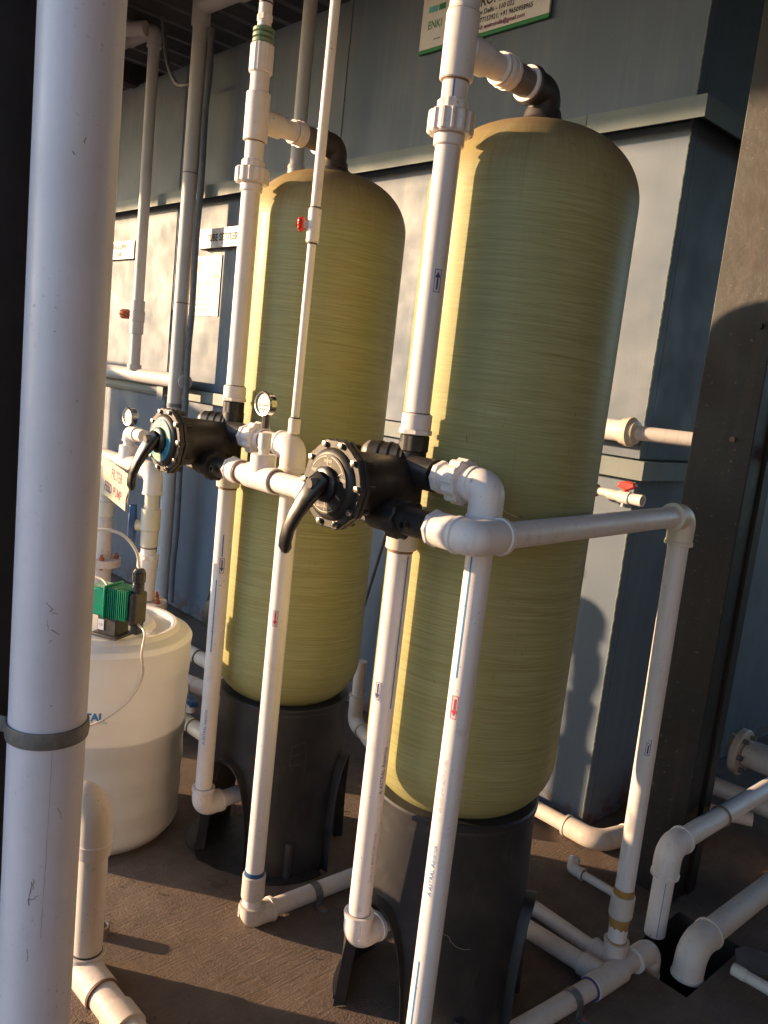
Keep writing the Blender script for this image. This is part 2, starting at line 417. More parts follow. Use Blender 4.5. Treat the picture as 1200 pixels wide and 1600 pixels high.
def text_mb(body, size, fn, mb=None, align='CENTER', bold=0.0):
    cu = bpy.data.curves.new('t', 'FONT'); cu.body = body; cu.size = size; cu.align_x = align; cu.align_y = 'CENTER'
    cu.resolution_u = 2; cu.offset = bold
    ob = bpy.data.objects.new('t', cu); C.objects.link(ob)
    bpy.context.view_layer.update()
    me = bpy.data.meshes.new_from_object(ob)
    mb = mb or MB()
    mb.add([fn(v.co.x, v.co.y) for v in me.vertices], [tuple(p.vertices) for p in me.polygons])
    C.objects.unlink(ob); bpy.data.objects.remove(ob); bpy.data.curves.remove(cu); bpy.data.meshes.remove(me)
    return mb
def plane_fn(o, ax, ay):
    o, ax, ay = Vector(o), Vector(ax).normalized(), Vector(ay).normalized()
    return lambda u, v: o + ax * u + ay * v
def cyl_fn(cx, cy, z, r, az, rot=False):      # az: world direction angle (atan2) of the outward normal at u = 0
    def f(u, v):
        if rot: u, v = -v, u
        a = az + u / r
        return Vector((cx + r * math.cos(a), cy + r * math.sin(a), z + v))
    return f
def cyl_patch(mb, fn, u0, u1, v0, v1, n=6):
    vs = []; fs = []
    for i in range(n + 1):
        u = u0 + (u1 - u0) * i / n
        vs += [fn(u, v0), fn(u, v1)]
    for i in range(n): fs.append((2 * i, 2 * i + 2, 2 * i + 3, 2 * i + 1))
    return mb.add(vs, fs)
def flow_sticker(parent, cx, cy, z, r, az, up, ink='navy_ink', paper='sticker', w=0.017, h=0.045):
    g = cyl_patch(MB(), cyl_fn(cx, cy, z, r + 0.0005, az), -w / 2, w / 2, -h / 2, h / 2).build('flow_sticker', paper, parent)
    f = cyl_fn(cx, cy, z, r + 0.0010, az); b = MB(); e = 0.0011; W, H = w / 2 - 0.0012, h / 2 - 0.0012
    cyl_patch(b, f, -W, -W + e, -H, H, 1); cyl_patch(b, f, W - e, W, -H, H, 1)
    cyl_patch(b, f, -W + e, W - e, H - e, H, 4); cyl_patch(b, f, -W + e, W - e, -H, -H + e, 4)
    b.build('sticker_border', ink, g)
    sg = 1 if up else -1; a = MB()
    sh = 0.0016
    a.add([f(-sh, -sg * 0.016), f(sh, -sg * 0.016), f(sh, sg * 0.006), f(-sh, sg * 0.006)], [(0, 1, 2, 3)])
    a.add([f(-0.0052, sg * 0.006), f(0.0052, sg * 0.006), f(0, sg * 0.0165)], [(0, 1, 2)])
    a.build('arrow', ink, g)
def pipe_line(parent, cx, cy, z0, z1, r, az, ink='blue_ink', w=0.0030):
    f = cyl_fn(cx, cy, 0, r + 0.0005, az)
    cyl_patch(MB(), f, -w / 2, w / 2, z0, z1, 1).build('pipe_stripe', ink, parent)
def pipe_print(parent, cx, cy, z, r, az, text, size=0.011, ink='blue_ink'):
    f = cyl_fn(cx, cy, z, r + 0.0006, az, True)
    text_mb(text, size, f).build('pipe_lettering', ink, parent, smooth=False)

CAMAZ = lambda x, y: math.atan2(-y, -x)        # outward direction from (x, y) towards the origin

def elbow(parent, a, c, b, r, mat='pvc', bend=0.036, lip=True):
    """elbow fitting: from a via corner c to b"""
    e = MB().sweep([a, c, b], r, bend, 24, True, 10)
    if lip:
        for p in (a, b):
            d = (Vector(c) - Vector(p)).normalized()
            e.lathe([(-0.002, r - 0.001), (-0.002, r + 0.0022), (0.006, r + 0.0022), (0.008, r)], p, d, 24)
    return e.build('elbow', mat, parent)
def pipe(parent, a, b, r, mat='pvc', name='pipe', seg=28): return MB().cyl(a, b, r, seg).build(name, mat, parent)
def coupling(parent, a, b, r, mat='pvc', name='coupling'): return MB().cyl(a, b, r, 28, ch=0.002).build(name, mat, parent)
def joint(parent, p, d, r, mat='joint', h=0.0022):
    d = Vector(d).normalized(); return MB().cyl(Vector(p), Vector(p) + d * h, r + 0.0012, 24).build('glue_joint', mat, parent)

# ------------------------------------------------------------------ the setting: ground, pit, tank wall, roof
WY = 2.394; CX = -1.365
g = MB()
PX0, PX1, PY0, PY1 = -0.935, -0.745, 1.945, 2.27
def quad(mb, x0, x1, y0, y1, z=0.0): mb.add([(x0, y0, z), (x1, y0, z), (x1, y1, z), (x0, y1, z)], [(0, 1, 2, 3)])
B = 400
quad(g, -B, PX0, -B, B); quad(g, PX1, B, -B, B); quad(g, PX0, PX1, -B, PY0); quad(g, PX0, PX1, PY1, B)
tag(g.build('ground', 'concrete', smooth=False), kind='structure')
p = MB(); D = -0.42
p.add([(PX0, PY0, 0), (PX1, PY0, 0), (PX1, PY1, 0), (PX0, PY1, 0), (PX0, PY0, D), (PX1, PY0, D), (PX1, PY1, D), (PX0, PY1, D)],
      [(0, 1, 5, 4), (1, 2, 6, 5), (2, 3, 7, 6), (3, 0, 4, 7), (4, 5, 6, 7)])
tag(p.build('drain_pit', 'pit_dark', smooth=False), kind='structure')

tw = thing('steel_treatment_tank', (-4, WY, 0), 'huge blue-grey painted steel treatment tank forming the back wall behind both pressure vessels', 'tank')
XL = -10.0; TOP = 3.05
# front and side plates in three tiers, plates butt at weld seams
seams = [XL, -8.2, -6.3, -4.47, -3.05, CX]
for k in range(len(seams) - 1):
    a, b = seams[k] + 0.002, seams[k + 1] - (0.002 if k < len(seams) - 2 else 0.0)
    for z0, z1 in ((0.012, 1.225), (1.289, 2.310), (2.3525, TOP)):
        MB().box(((a + b) / 2, WY + 0.02, (z0 + z1) / 2), (b - a, 0.04, z1 - z0)).build('wall_plate', 'paint', tw, False)
for z0, z1 in ((0.012, 1.225), (1.289, 2.310), (2.3525, TOP)):
    MB().box((CX - 0.02, (WY + 0.042 + 7.5) / 2, (z0 + z1) / 2), (0.04, 7.5 - WY - 0.042, z1 - z0)).build('side_plate', 'paint', tw, False)
# weld beads
for xs in seams[1:-1]:
    for z0, z1 in ((0.02, 1.22), (1.30, 2.32), (2.40, TOP)):
        w = MB(); n = int((z1 - z0) / 0.05); pts = []
        for i in range(n + 1): pts.append((xs + random.uniform(-.0015, .0015), WY - 0.001, z0 + (z1 - z0) * i / n))
        w.sweep(pts, 0.0035, 0.001, 6, True, 1).build('weld_seam', 'paint_edge', tw)
for z0, z1 in ((0.02, 1.22), (1.30, 2.32), (2.40, TOP)):
    w = MB(); n = int((z1 - z0) / 0.008); pts = []
    for i in range(n + 1): pts.append((CX + random.uniform(-.0009, .0012), WY - 0.001 + random.uniform(-.001, .001), z0 + (z1 - z0) * i / n))
    w.sweep(pts, 0.0036, 0.001, 6, True, 1).build('corner_weld', 'paint_edge', tw)
# upper ledge: channel section, web vertical, proud of the plates
LP = 0.080; ZT, ZB = 2.362, 2.322
def ledge(z0, z1, pr, name, th=0.006):
    m = MB()
    segx = [XL, -6.2, -3.35, -1.69, CX + pr]
    for k in range(4):
        a, b = segx[k] + 0.0015, segx[k + 1] - (0.0015 if k < 3 else 0)
        m2 = MB(); m2.box(((a + b) / 2, WY - pr + th / 2, (z0 + z1) / 2), (b - a, th, z1 - z0))
        m2.build(name, 'paint_edge', tw, False)
    MB().box(((XL + CX + pr - th) / 2, WY - pr / 2 + th / 2 + 0.001, z1 - th / 2 - 0.001), (CX + pr - th - XL, pr - th, th)).build(name + '_shelf', 'paint_edge', tw, False)
    MB().box((CX + pr - th / 2, (WY - pr + th + 7.5) / 2, (z0 + z1) / 2), (th, 7.5 - (WY - pr + th), z1 - z0)).build(name, 'paint_edge', tw, False)
    MB().box((CX + (pr - th) / 2, (WY + 7.5) / 2 + 0.001, z1 - th / 2 - 0.001), (pr - th, 7.5 - WY, th)).build(name + '_shelf', 'paint_edge', tw, False)
ledge(2.290, 2.352, LP, 'upper_ledge')
ledge(1.225, 1.285, 0.045, 'waist_band')
# plate behind the ledges so that no gap opens
MB().box(((XL + CX) / 2 - 0.02, WY + 0.05, TOP / 2), (CX - XL - 0.06, 0.012, TOP)).build('backing_plate', 'paint', tw, False)
MB().box((CX - 0.05, (WY + 7.5) / 2 + 0.03, TOP / 2), (0.012, 7.5 - WY - 0.06, TOP)).build('backing_plate', 'paint', tw, False)

# shed roof above the equipment
rf = thing('shed_roof', (-4, 1, 3.1), 'dark corrugated shed roof above the pipes, seen at the top left corner', 'roof')
RZ = 3.30
m = MB(); n = 150; x0, x1, y0, y1 = -12.0, 2.6, -0.95, 7.8; vs = []
for i in range(n + 1):
    x = x0 + (x1 - x0) * i / n; dz = 0.012 * (1 if i % 2 else -1)
    vs += [(x, y0, RZ + dz), (x, y1, RZ + dz)]
m.add(vs, [(2 * i, 2 * i + 2, 2 * i + 3, 2 * i + 1) for i in range(n)])
m.build('roof_sheet', 'roof', rf, False)
for yy in (-0.8, 1.9, 3.6):
    MB().box(((x0 + x1) / 2, yy, RZ - 0.075), (x1 - x0, 0.06, 0.12)).build('purlin', 'column', rf, False)
for xx in (-7.4, -5.1):
    MB().box((xx, 1.4, RZ - 0.20), (0.07, 3.2, 0.12)).build('rafter', 'column', rf, False)

sw = thing('shed_wall', (1.9, 0, 0), 'dark sheet cladding closing the right side of the shed', 'wall')
MB().box((1.9, 2.6, 1.62), (0.05, 9.6, 3.24)).build('cladding', 'roof', sw, False)

bw_ = thing('shade_block', (-6.7, -0.3, 0), 'added unseen concrete block beyond the left edge, shading the lower steel wall', 'wall')  # added out of view to shade the lower left of the tank wall
MB().box((-6.7, -0.05, 0.82), (0.2, 2.5, 1.64)).build('shade_block_body', 'concrete', bw_, False); MB().box((-6.7, -0.05, 1.67), (0.28, 2.58, 0.06)).build('shade_block_cap', 'concrete', bw_, False)

gr_ = MB(); rg = random.Random(12)
for k in range(420):
    a = rg.uniform(0, 1)
    gx, gy = rg.uniform(-2.2, -0.3), rg.uniform(0.6, 2.3)
    if PX0 - 0.02 < gx < PX1 + 0.02 and PY0 - 0.02 < gy < PY1 + 0.02: continue
    q = 0.0012 + 0.0032 * rg.random() ** 3
    c0 = Vector((gx, gy, q * 0.6)); vs = [c0 + Vector((q * rg.uniform(.6, 1.3), 0, 0)), c0 + Vector((0, q * rg.uniform(.6, 1.3), 0)), c0 - Vector((q * rg.uniform(.6, 1.3), 0, 0)), c0 - Vector((0, q * rg.uniform(.6, 1.3), 0)), c0 + Vector((0, 0, q * .8)), c0 - Vector((0, 0, q * .6))]
    gr_.add(vs, [(0, 1, 4), (1, 2, 4), (2, 3, 4), (3, 0, 4), (1, 0, 5), (2, 1, 5), (3, 2, 5), (0, 3, 5)])
tag(gr_.build('grit', 'slab_piece', None, False), kind='stuff')

# ------------------------------------------------------------------ steel columns
cl = thing('steel_column', (-1.46, 0.33, 0), 'near-black steel column at the left edge, behind the big grey pipe', 'column')
MB().box((-1.30, 0.395, 1.6), (0.012, 0.25, 3.2)).build('flange', 'column_dark', cl, False)
MB().box((-1.58, 0.395, 1.6), (0.012, 0.25, 3.2)).build('flange', 'column_dark', cl, False)
MB().box((-1.44, 0.395, 1.6), (0.266, 0.010, 3.2)).build('web', 'column_dark', cl, False)
MB().box((-1.44, 0.395, 0.006), (0.40, 0.34, 0.012)).build('base_plate', 'column_dark', cl, False)

cr = thing('steel_column', (-1.04, 2.38, 0), 'brown rusty steel box column at the right edge, its top in sunlight', 'column')
cm = MB().box((-1.058, 2.357, 1.6), (0.177, 0.15, 3.2)).build('shaft', 'column', cr, False, bevel=0.003)
MB().cyl((-1.005, 2.2815, 1.70), (-1.005, 2.274, 1.70), 0.008, 12).build('bolt_head', 'column', cr)
MB().cyl((-1.025, 2.2815, 1.39), (-1.025, 2.274, 1.39), 0.008, 12).build('bolt_head', 'joint', cr)
MB().box((-0.965, 2.397, 1.6), (0.008, 0.045, 3.2)).build('side_strip', 'column', cr, False)

# ------------------------------------------------------------------ vessels and their bases
RV = 0.215
def vessel(x, y, label, z0=0.50, ztop=1.985, group='tall green fibreglass pressure vessels'):
    t = thing('pressure_vessel', (x, y, 0), label, 'pressure vessel', group)
    prof = []
    hb, ht = 0.145, 0.150
    for i in range(1, 13):
        a = PI / 2 * i / 12; prof.append((z0 - 0.03 + hb * (1 - math.cos(a)), RV * math.sin(a) ** 0.75))
    for k in range(1, 12): prof.append((z0 - 0.03 + hb + (ztop - ht - z0 + 0.03 - hb) * k / 12, RV))
    for i in range(0, 19):
        a = PI / 2 * i / 19; prof.append((ztop - ht + ht * math.sin(a), RV * math.cos(a) ** 0.80))
    prof.append((ztop, 0.028))
    MB().lathe(prof, (x, y, 0), (0, 0, 1), 96).build('shell', 'frp', t)
    MB().lathe([(ztop - 0.008, 0.052), (ztop + 0.006, 0.050), (ztop + 0.012, 0.040), (ztop + 0.03, 0.036)], (x, y, 0), (0, 0, 1), 32).build('neck', 'dark_rubber', t)
    return t
V2 = (-1.133, 1.401); V1 = (-1.884, 1.466)
v2 = vessel(*V2, 'tall green wound-fibreglass pressure vessel on the right, nearest the camera', 0.545, 1.985)
v1 = vessel(*V1, 'tall green wound-fibreglass pressure vessel in the middle, beside the white dosing tank', 0.505, 1.985)
# scratches and sticker remains on the right vessel
sm = MB(); f = cyl_fn(V2[0], V2[1], 0, RV + 0.0008, CAMAZ(*V2))
pts = [(-0.035, 1.32), (-0.028, 1.29), (-0.012, 1.26), (0.012, 1.235), (0.030, 1.22), (0.052, 1.213)]
for k in range(len(pts) - 1):
    (a, b), (c, d) = pts[k], pts[k + 1]; w = 0.0010
    sm.add([f(a, b - w), f(c, d - w), f(c, d + w), f(a, b + w)], [(0, 1, 2, 3)])
sm.build('scratch', 'sign_rust', v2)

def base(x, y, zt, label, rot=0.0):
    t = thing('vessel_base', (x, y, 0), label, 'vessel base', 'black moulded bases under the vessels')
    NA, NZ = 144, 26
    rad = lambda z: 0.187 + 0.022 * (1 - z / zt) ** 1.3
    def hole(az):            # height of the arch opening at this azimuth (deg), 0 when leg
        d = min(abs((az - c + 180) % 360 - 180) for c in (180, 60, 300)) 
        hw = 27.0
        return 0.0 if d >= hw else 0.325 * (1 - (d / hw) ** 2.6) ** 0.5
    m = MB(); vs = []; fs = []; th = 0.006
    # columns of the skirt whose lower end follows the arch
    for i in range(NA):
        azl = 360.0 * i / NA + rot
        a = R_(90 + 360.0 * i / NA + rot - rot)
        hz = hole(360.0 * i / NA - rot)
        for j in range(NZ + 1):
            z = hz + (zt - hz) * j / NZ; r = rad(z)
            vs.append((x + r * math.cos(a), y + r * math.sin(a), z))
    for i in range(NA):
        k = (i + 1) % NA
        for j in range(NZ): fs.append((i * (NZ + 1) + j, k * (NZ + 1) + j, k * (NZ + 1) + j + 1, i * (NZ + 1) + j + 1))
    m.add(vs, fs); sk = m.build('skirt', 'skirt', t)
    so_ = sk.modifiers.new('thick', 'SOLIDIFY'); so_.thickness = th; so_.offset = -1
    # rolled lip round each arch
    for c in (180, 60, 300):
        pts = []
        for q in range(-27, 28):
            d = q; az = c + d + rot; hz = 0.325 * max(0.0, 1 - (abs(d) / 27.0) ** 2.6) ** 0.5
            a = R_(90 + az); r = rad(hz) + 0.008
            pts.append((x, y, hz, a, r))
        l = MB(); vs = []; fs = []
        for (_, _, hz, a, r) in pts:
            for rr, dz in ((r - 0.012, 0.008), (r + 0.016, 0.006), (r + 0.016, -0.002), (r - 0.012, -0.004)):
                vs.append((x + rr * math.cos(a), y + rr * math.sin(a), max(0.001, hz + dz)))
        n = len(pts)
        for i in range(n - 1):
            for k in range(4): fs.append((i * 4 + k, i * 4 + (k + 1) % 4, (i + 1) * 4 + (k + 1) % 4, (i + 1) * 4 + k))
        l.add(vs, fs).build('arch_lip', 'skirt', t)
    # feet flanges, lugs
    for c in (240, 120, 0):
        l = MB(); vs = []; fs = []; n = 14
        for i in range(n + 1):
            a = R_(90 + c + rot - 27 + 54.0 * i / n)
            for rr, z in ((0.205, 0.012), (0.230, 0.010), (0.230, 0.001), (0.205, 0.001)): vs.append((x + rr * math.cos(a), y + rr * math.sin(a), z))
        for i in range(n):
            for k in range(4): fs.append((i * 4 + k, i * 4 + (k + 1) % 4, (i + 1) * 4 + (k + 1) % 4, (i + 1) * 4 + k))
        fs.append((0, 1, 2, 3)); fs.append((n * 4 + 3, n * 4 + 2, n * 4 + 1, n * 4))
        l.add(vs, fs).build('foot_flange', 'skirt', t)
        a = R_(90 + c + rot)
        b0 = Vector((x + 0.209 * math.cos(a), y + 0.209 * math.sin(a), 0.012))
        MB().cyl(b0, b0 + Vector((0, 0, 0.105)), 0.013, 16, ch=0.002).build('lug', 'skirt', t)
        for s_ in (-13, 13):
            a2 = R_(90 + c + rot + s_)
            MB().cyl((x + 0.220 * math.cos(a2), y + 0.220 * math.sin(a2), 0.0098), (x + 0.220 * math.cos(a2), y + 0.220 * math.sin(a2), 0.0112), 0.004, 10).build('bolt_hole', 'pit_dark', t)
    MB().lathe([(zt - 0.010, 0.180), (zt - 0.010, 0.191), (zt, 0.1915), (zt + 0.004, 0.188), (zt + 0.004, 0.180)], (x, y, 0), (0, 0, 1), 72).build('rim', 'skirt', t)
    return t
base(*V2, 0.548, 'black dusty moulded base with arched openings under the right-hand vessel', 0)
base(*V1, 0.505, 'black moulded base with arched openings under the middle vessel, beside the dosing tank', 8)

def scribble(parent, cx, cy, r, az, pts, w, mat):
    f = cyl_fn(cx, cy, 0, r, az); m_ = MB()
    for (a, b), (c, d) in zip(pts[:-1], pts[1:]):
        dd = Vector((c - a, d - b)); nn = Vector((-dd.y, dd.x)).normalized() * w
        m_.add([f(a - nn.x, b - nn.y), f(c - nn.x, d - nn.y), f(c + nn.x, d + nn.y), f(a + nn.x, b + nn.y)], [(0, 1, 2, 3)])
    m_.build('scratch', mat, parent, False)
b1 = [o for o in C.objects if o.name.startswith('vessel_base') and abs(o.location.x - V1[0]) < 0.01][0]
b2 = [o for o in C.objects if o.name.startswith('vessel_base') and abs(o.location.x - V2[0]) < 0.01][0]
a1_ = CAMAZ(*V1); a2_ = CAMAZ(*V2)
for pts in ([(0.035, 0.405), (0.075, 0.418), (0.082, 0.395), (0.080, 0.33)], [(0.036, 0.405), (0.034, 0.345)], [(0.036, 0.378), (0.066, 0.385)], [(0.036, 0.350), (0.060, 0.352)]):
    scribble(b1, *V1, 0.1985, a1_, pts, 0.0005, 'faint')
for pts in ([(0.028, 0.31), (0.034, 0.298), (0.048, 0.286), (0.066, 0.280), (0.08, 0.281)], [(0.00, 0.325), (0.02, 0.312), (0.028, 0.310)]):
    scribble(b2, *V2, 0.2045, a2_, pts, 0.0007, 'scuff')
wp = MB(); n = 30; rr0 = random.Random(9)
wp.add([(-1.93 + (0.17 + 0.012 * rr0.random()) * math.cos(2 * PI * k / n), 1.36 + (0.125 + 0.01 * rr0.random()) * math.sin(2 * PI * k / n), 0.004) for k in range(n)], [tuple(range(n))])
tag(wp.build('wet_patch', 'wet', None, False), kind='structure')

# ------------------------------------------------------------------ multiport valves
def valve(x, yf, z, label, style):
    t = thing('multiport_valve', (x, yf + 0.1, z), label, 'valve', 'six-way multiport valves on the vessels')
    F = Vector((0, -1, 0))
    MB().lathe([(0.0, 0.060), (0.006, 0.062), (0.075, 0.059), (0.110, 0.056), (0.155, 0.052), (0.165, 0.045)], (x, yf + 0.022, z), (0, 1, 0), 40).build('body', 'black_plastic', t)
    # lobed flange, two plates
    lob = lambda i, r: r + 0.0035 * max(0, math.cos(2 * PI * (i / 80.0) * 10)) 
    MB().lathe([(0, 0.078), (0.002, 0.080), (0.011, 0.080), (0.012, 0.0785)], (x, yf, z), (0, 1, 0), 80, True, lob).build('cover_flange', 'black_plastic', t)
    MB().lathe([(0, 0.0785), (0.001, 0.080), (0.008, 0.080), (0.009, 0.078)], (x, yf + 0.0135, z), (0, 1, 0), 80, True, lob).build('body_flange', 'black_plastic', t)
    MB().lathe([(0, 0.030), (0.0, 0.056), (0.006, 0.065), (0.009, 0.066)], (x, yf - 0.009, z), (0, 1, 0), 48).build('cover', 'black_plastic', t)
    dm = 'dial_black' if style == 'black' else 'dial_blue'
    dl = MB().cyl((x, yf - 0.0115, z), (x, yf - 0.0092, z), 0.054, 48).build('dial', dm, t)
    fn = lambda rr, a: Vector((x + rr * math.sin(a), yf - 0.0122, z + rr * math.cos(a)))
    for k in range(6):
        mk = MB()
        a = R_(28 + 60 * k - 30)
        d_ = Vector((math.sin(a), 0, math.cos(a))); e = Vector((math.cos(a), 0, -math.sin(a))) * 0.0006
        q0 = Vector((x, yf - 0.0122, z)) + d_ * 0.034; q1 = Vector((x, yf - 0.0122, z)) + d_ * 0.048
        mk.add([q0 - e, q0 + e, q1 + e, q1 - e], [(0, 1, 2, 3)])
        mk.build('dial_mark', 'cream_ink', dl, False)
    if style == 'blue':
        for a0, a1 in ((-60, -8), (8, 80), (165, 215)):
            s_ = MB(); vs = []; n = 10
            for i in range(n + 1):
                a = R_(a0 + (a1 - a0) * i / n); vs += [fn(0.030, a), fn(0.050, a)]
            for v_ in vs: v_.y += 0.0003
            s_.add(vs, [(2 * i, 2 * i + 1, 2 * i + 3, 2 * i + 2) for i in range(n)]).build('dial_sector', 'dial_yellow', dl, False)
    tx = MB()
    for w_, a in (('FILTER', 0), ('BACKWASH', 180), ('RINSE', -58), ('CLOSED', 72)):
        c0 = fn(0.041, R_(a)); text_mb(w_, 0.0075, plane_fn(c0, (1, 0, 0), (0, 0, 1)), tx)
    tx.build('dial_lettering', 'cream_ink', dl, False)
    for a0, a1 in ((-55, -5), (10, 62), (150, 215)):
        arcs = MB()
        n = 10; vs = []
        for i in range(n + 1):
            a = R_(a0 + (a1 - a0) * i / n); vs += [fn(0.0495, a), fn(0.0508, a)]
        arcs.add(vs, [(2 * i, 2 * i + 1, 2 * i + 3, 2 * i + 2) for i in range(n)])
        arcs.build('dial_arc', 'cream_ink', dl, False)
    for k in range(10):
        a = 2 * PI * (k + 0.45) / 10
        c0 = Vector((x + 0.0735 * math.sin(a), yf, z + 0.0735 * math.cos(a)))
        b = MB().lathe([(0, 0.0058), (0.006, 0.0058), (0.0065, 0.0035)], c0, F, 6).build('bolt', 'steel', t)
        MB().cyl(c0 + Vector((0, 0.012, 0)), c0 + Vector((0, 0.040, 0)), 0.0055, 10).build('bolt_boss', 'black_plastic', t)
    # bonnet ring and lever
    MB().lathe([(0, 0.033), (0.010, 0.032), (0.014, 0.026), (0.014, 0.020)], (x, yf - 0.0095, z), F, 32).build('hub_ring', 'black_gloss', t)
    h = MB()
    P = [(0.006, -0.022, 0.014, 0.017, 0.012), (-0.002, -0.034, -0.004, 0.020, 0.014), (-0.012, -0.046, -0.030, 0.017, 0.011), (-0.023, -0.055, -0.058, 0.0150, 0.0095),
         (-0.034, -0.060, -0.086, 0.0130, 0.0085), (-0.040, -0.060, -0.108, 0.0130, 0.0085), (-0.042, -0.058, -0.122, 0.0135, 0.009), (-0.0425, -0.056, -0.132, 0.007, 0.005)]
    rs = []
    for i, (dx, dy, dz, hw, ht) in enumerate(P):
        q = Vector((x + dx, yf + dy, z + dz))
        j0, j1 = max(0, i - 1), min(len(P) - 1, i + 1)
        tn = Vector((P[j1][0] - P[j0][0], P[j1][1] - P[j0][1], P[j1][2] - P[j0][2])).normalized()
        sx = tn.cross(Vector((0, 1, 0))).normalized(); sy = sx.cross(tn).normalized()
        rs.append([q + sx * (hw * math.copysign(abs(math.cos(a)) ** 0.6, math.cos(a))) + sy * (ht * math.copysign(abs(math.sin(a)) ** 0.6, math.sin(a))) for a in [2 * PI * k / 20 for k in range(20)]])
    h.rings(rs); hd = h.build('handle', 'black_gloss', t)
    MB().cyl((x + 0.002, yf - 0.038, z + 0.004), (x + 0.002, yf - 0.052, z + 0.002), 0.009, 18).build('pivot_cap', 'grey_pvc', hd)
    # rear: vertical tank ports and the domed connector
    MB().cyl((x, yf + 0.196, z - 0.062), (x, yf + 0.196, z + 0.082), 0.0285, 28).build('tank_port', 'black_plastic', t)
    MB().cyl((x - 0.075, yf + 0.158, z + 0.052), (x - 0.005, yf + 0.186, z + 0.052), 0.024, 24).build('top_port', 'black_plastic', t)
    MB().lathe([(0, 0.024), (0.008, 0.022), (0.016, 0.014), (0.020, 0.003)], (x - 0.075, yf + 0.158, z + 0.052), (-0.93, -0.37, 0), 20).build('dome_cap', 'grey_pvc', t)
    for k in range(3): MB().lathe([(0, 0.026), (0.004, 0.026)], (x - 0.058 + 0.02 * k, yf + 0.165 + 0.008 * k, z + 0.052), (0.93, 0.37, 0), 20).build('port_rib', 'black_plastic', t)
    MB().box((x - 0.01, yf + 0.15, z - 0.055), (0.12, 0.09, 0.05)).build('port_block', 'black_plastic', t, bevel=0.008)
    # side ports towards +x
    MB().cyl((x + 0.02, yf + 0.183, z + 0.028), (x + 0.085, yf + 0.183, z + 0.028), 0.031, 28).build('side_port', 'black_plastic', t)
    MB().cyl((x + 0.02, yf + 0.100, z - 0.050), (x + 0.070, yf + 0.100, z - 0.050), 0.030, 28).build('side_port', 'black_plastic', t)
    MB().gear((x + 0.068, yf + 0.100, z - 0.050), (1, 0, 0), 0.038, 0.030, 10, 0.003).build('union_nut', 'black_plastic', t)
    MB().cyl((x + 0.098, yf + 0.100, z - 0.050), (x + 0.165, yf + 0.100, z - 0.050), 0.026, 28).build('sight_port', 'black_plastic', t)
    MB().lathe([(0, 0.009), (0.018, 0.009), (0.018, 0.0055), (0.010, 0.0055)], (x + 0.128, yf + 0.080, z - 0.052), F, 16).build('test_plug', 'black_plastic', t)
    return t
Z0 = 1.250
vb = valve(-1.136, 0.945, Z0, 'multiport valve with black dial and black lever in front of the right-hand vessel', 'black')
va = valve(-1.88, 1.010, 1.238, 'multiport valve with blue and yellow dial and black lever, left of the other valve', 'blue')

# ------------------------------------------------------------------ risers from valve to vessel top
RP = 0.024
def riser(x, y, vx, vy, za, label, tee, unn, top, mat='pvc'):
    t = thing('riser_pipe', (x, y, 1.3), label, 'pipe', 'riser pipes from valve to vessel top')
    r = RP
    MB().gear((x, y, 1.314), (0, 0, 1), 0.0285, 0.034, 8, 0.002).build('black_adaptor', 'black_plastic', t)
    MB().hexa((x, y, 1.348), (0, 0, 1), 0.032, 0.010, 8).build('adaptor_hex', 'pvc', t)
    coupling(t, (x, y, 1.357), (x, y, 1.388), 0.0295, 'pvc', 'adaptor')
    joint(t, (x, y, 1.388), (0, 0, 1), r)
    pipe(t, (x, y, 1.388), (x, y, unn[0]), r)
    u0, u1, u2, u3 = unn
    coupling(t, (x, y, u0), (x, y, u1), 0.0285, 'pvc', 'union_collar')
    MB().gear((x, y, u1), (0, 0, 1), 0.0435, u2 - u1, 14, 0.0035).build('union_nut', 'pvc', t)
    MB().gear((x, y, u2), (0, 0, 1), 0.0295, u3 - u2, 12, 0.0014).build('union_collar', 'pvc', t)
    pipe(t, (x, y, u3), (x, y, tee[0]), r)
    joint(t, (x, y, tee[0] - 0.003), (0, 0, 1), r)
    coupling(t, (x, y, tee[0]), (x, y, tee[1]), 0.0305, 'pvc', 'tee')
    d = Vector((vx - x, vy - y, 0)); L = d.length; d.normalize()
    o = Vector((x, y, za))
    coupling(t, o + d * 0.015, o + d * 0.072, 0.0300, 'pvc', 'tee_branch')
    pipe(t, o + d * 0.070, o + d * (L - 0.15), r)
    q = L - 0.155
    MB().lathe([(0, 0.026), (0.002, 0.030), (0.006, 0.030), (0.008, 0.0265)], o + d * (q + 0.002), d, 28).build('ring', 'pvc', t)
    MB().hexa(o + d * (q + 0.012), d, 0.031, 0.030, 12).build('adaptor', 'pvc', t)
    for k in range(2): MB().lathe([(0, 0.024), (0.001, 0.0318), (0.004, 0.0318), (0.005, 0.024)], o + d * (q + 0.016 + 0.014 * k), d, 24).build('adaptor_rib', 'pvc', t)
    MB().cyl(o + d * (q + 0.042), o + d * (q + 0.092), 0.0275, 28).build('nipple', 'grey_pvc', t)
    MB().lathe([(0, 0.026), (0.002, 0.034), (0.007, 0.034), (0.010, 0.030)], o + d * (q + 0.088), d, 28).build('ring', 'pvc', t)
    e0 = o + d * (q + 0.095); c0 = o + d * L; e1 = Vector((vx, vy, 2.008))
    MB().sweep([e0, c0, e1], 0.0325, 0.034, 28, True, 12).build('black_elbow', 'dark_rubber', t)
    MB().lathe([(0, 0.034), (0.003, 0.0375), (0.010, 0.0375), (0.012, 0.033)], e0, d, 28).build('elbow_lip', 'dark_rubber', t)
    top(t, x, y, tee[1])
    az = CAMAZ(x, y)
    return t
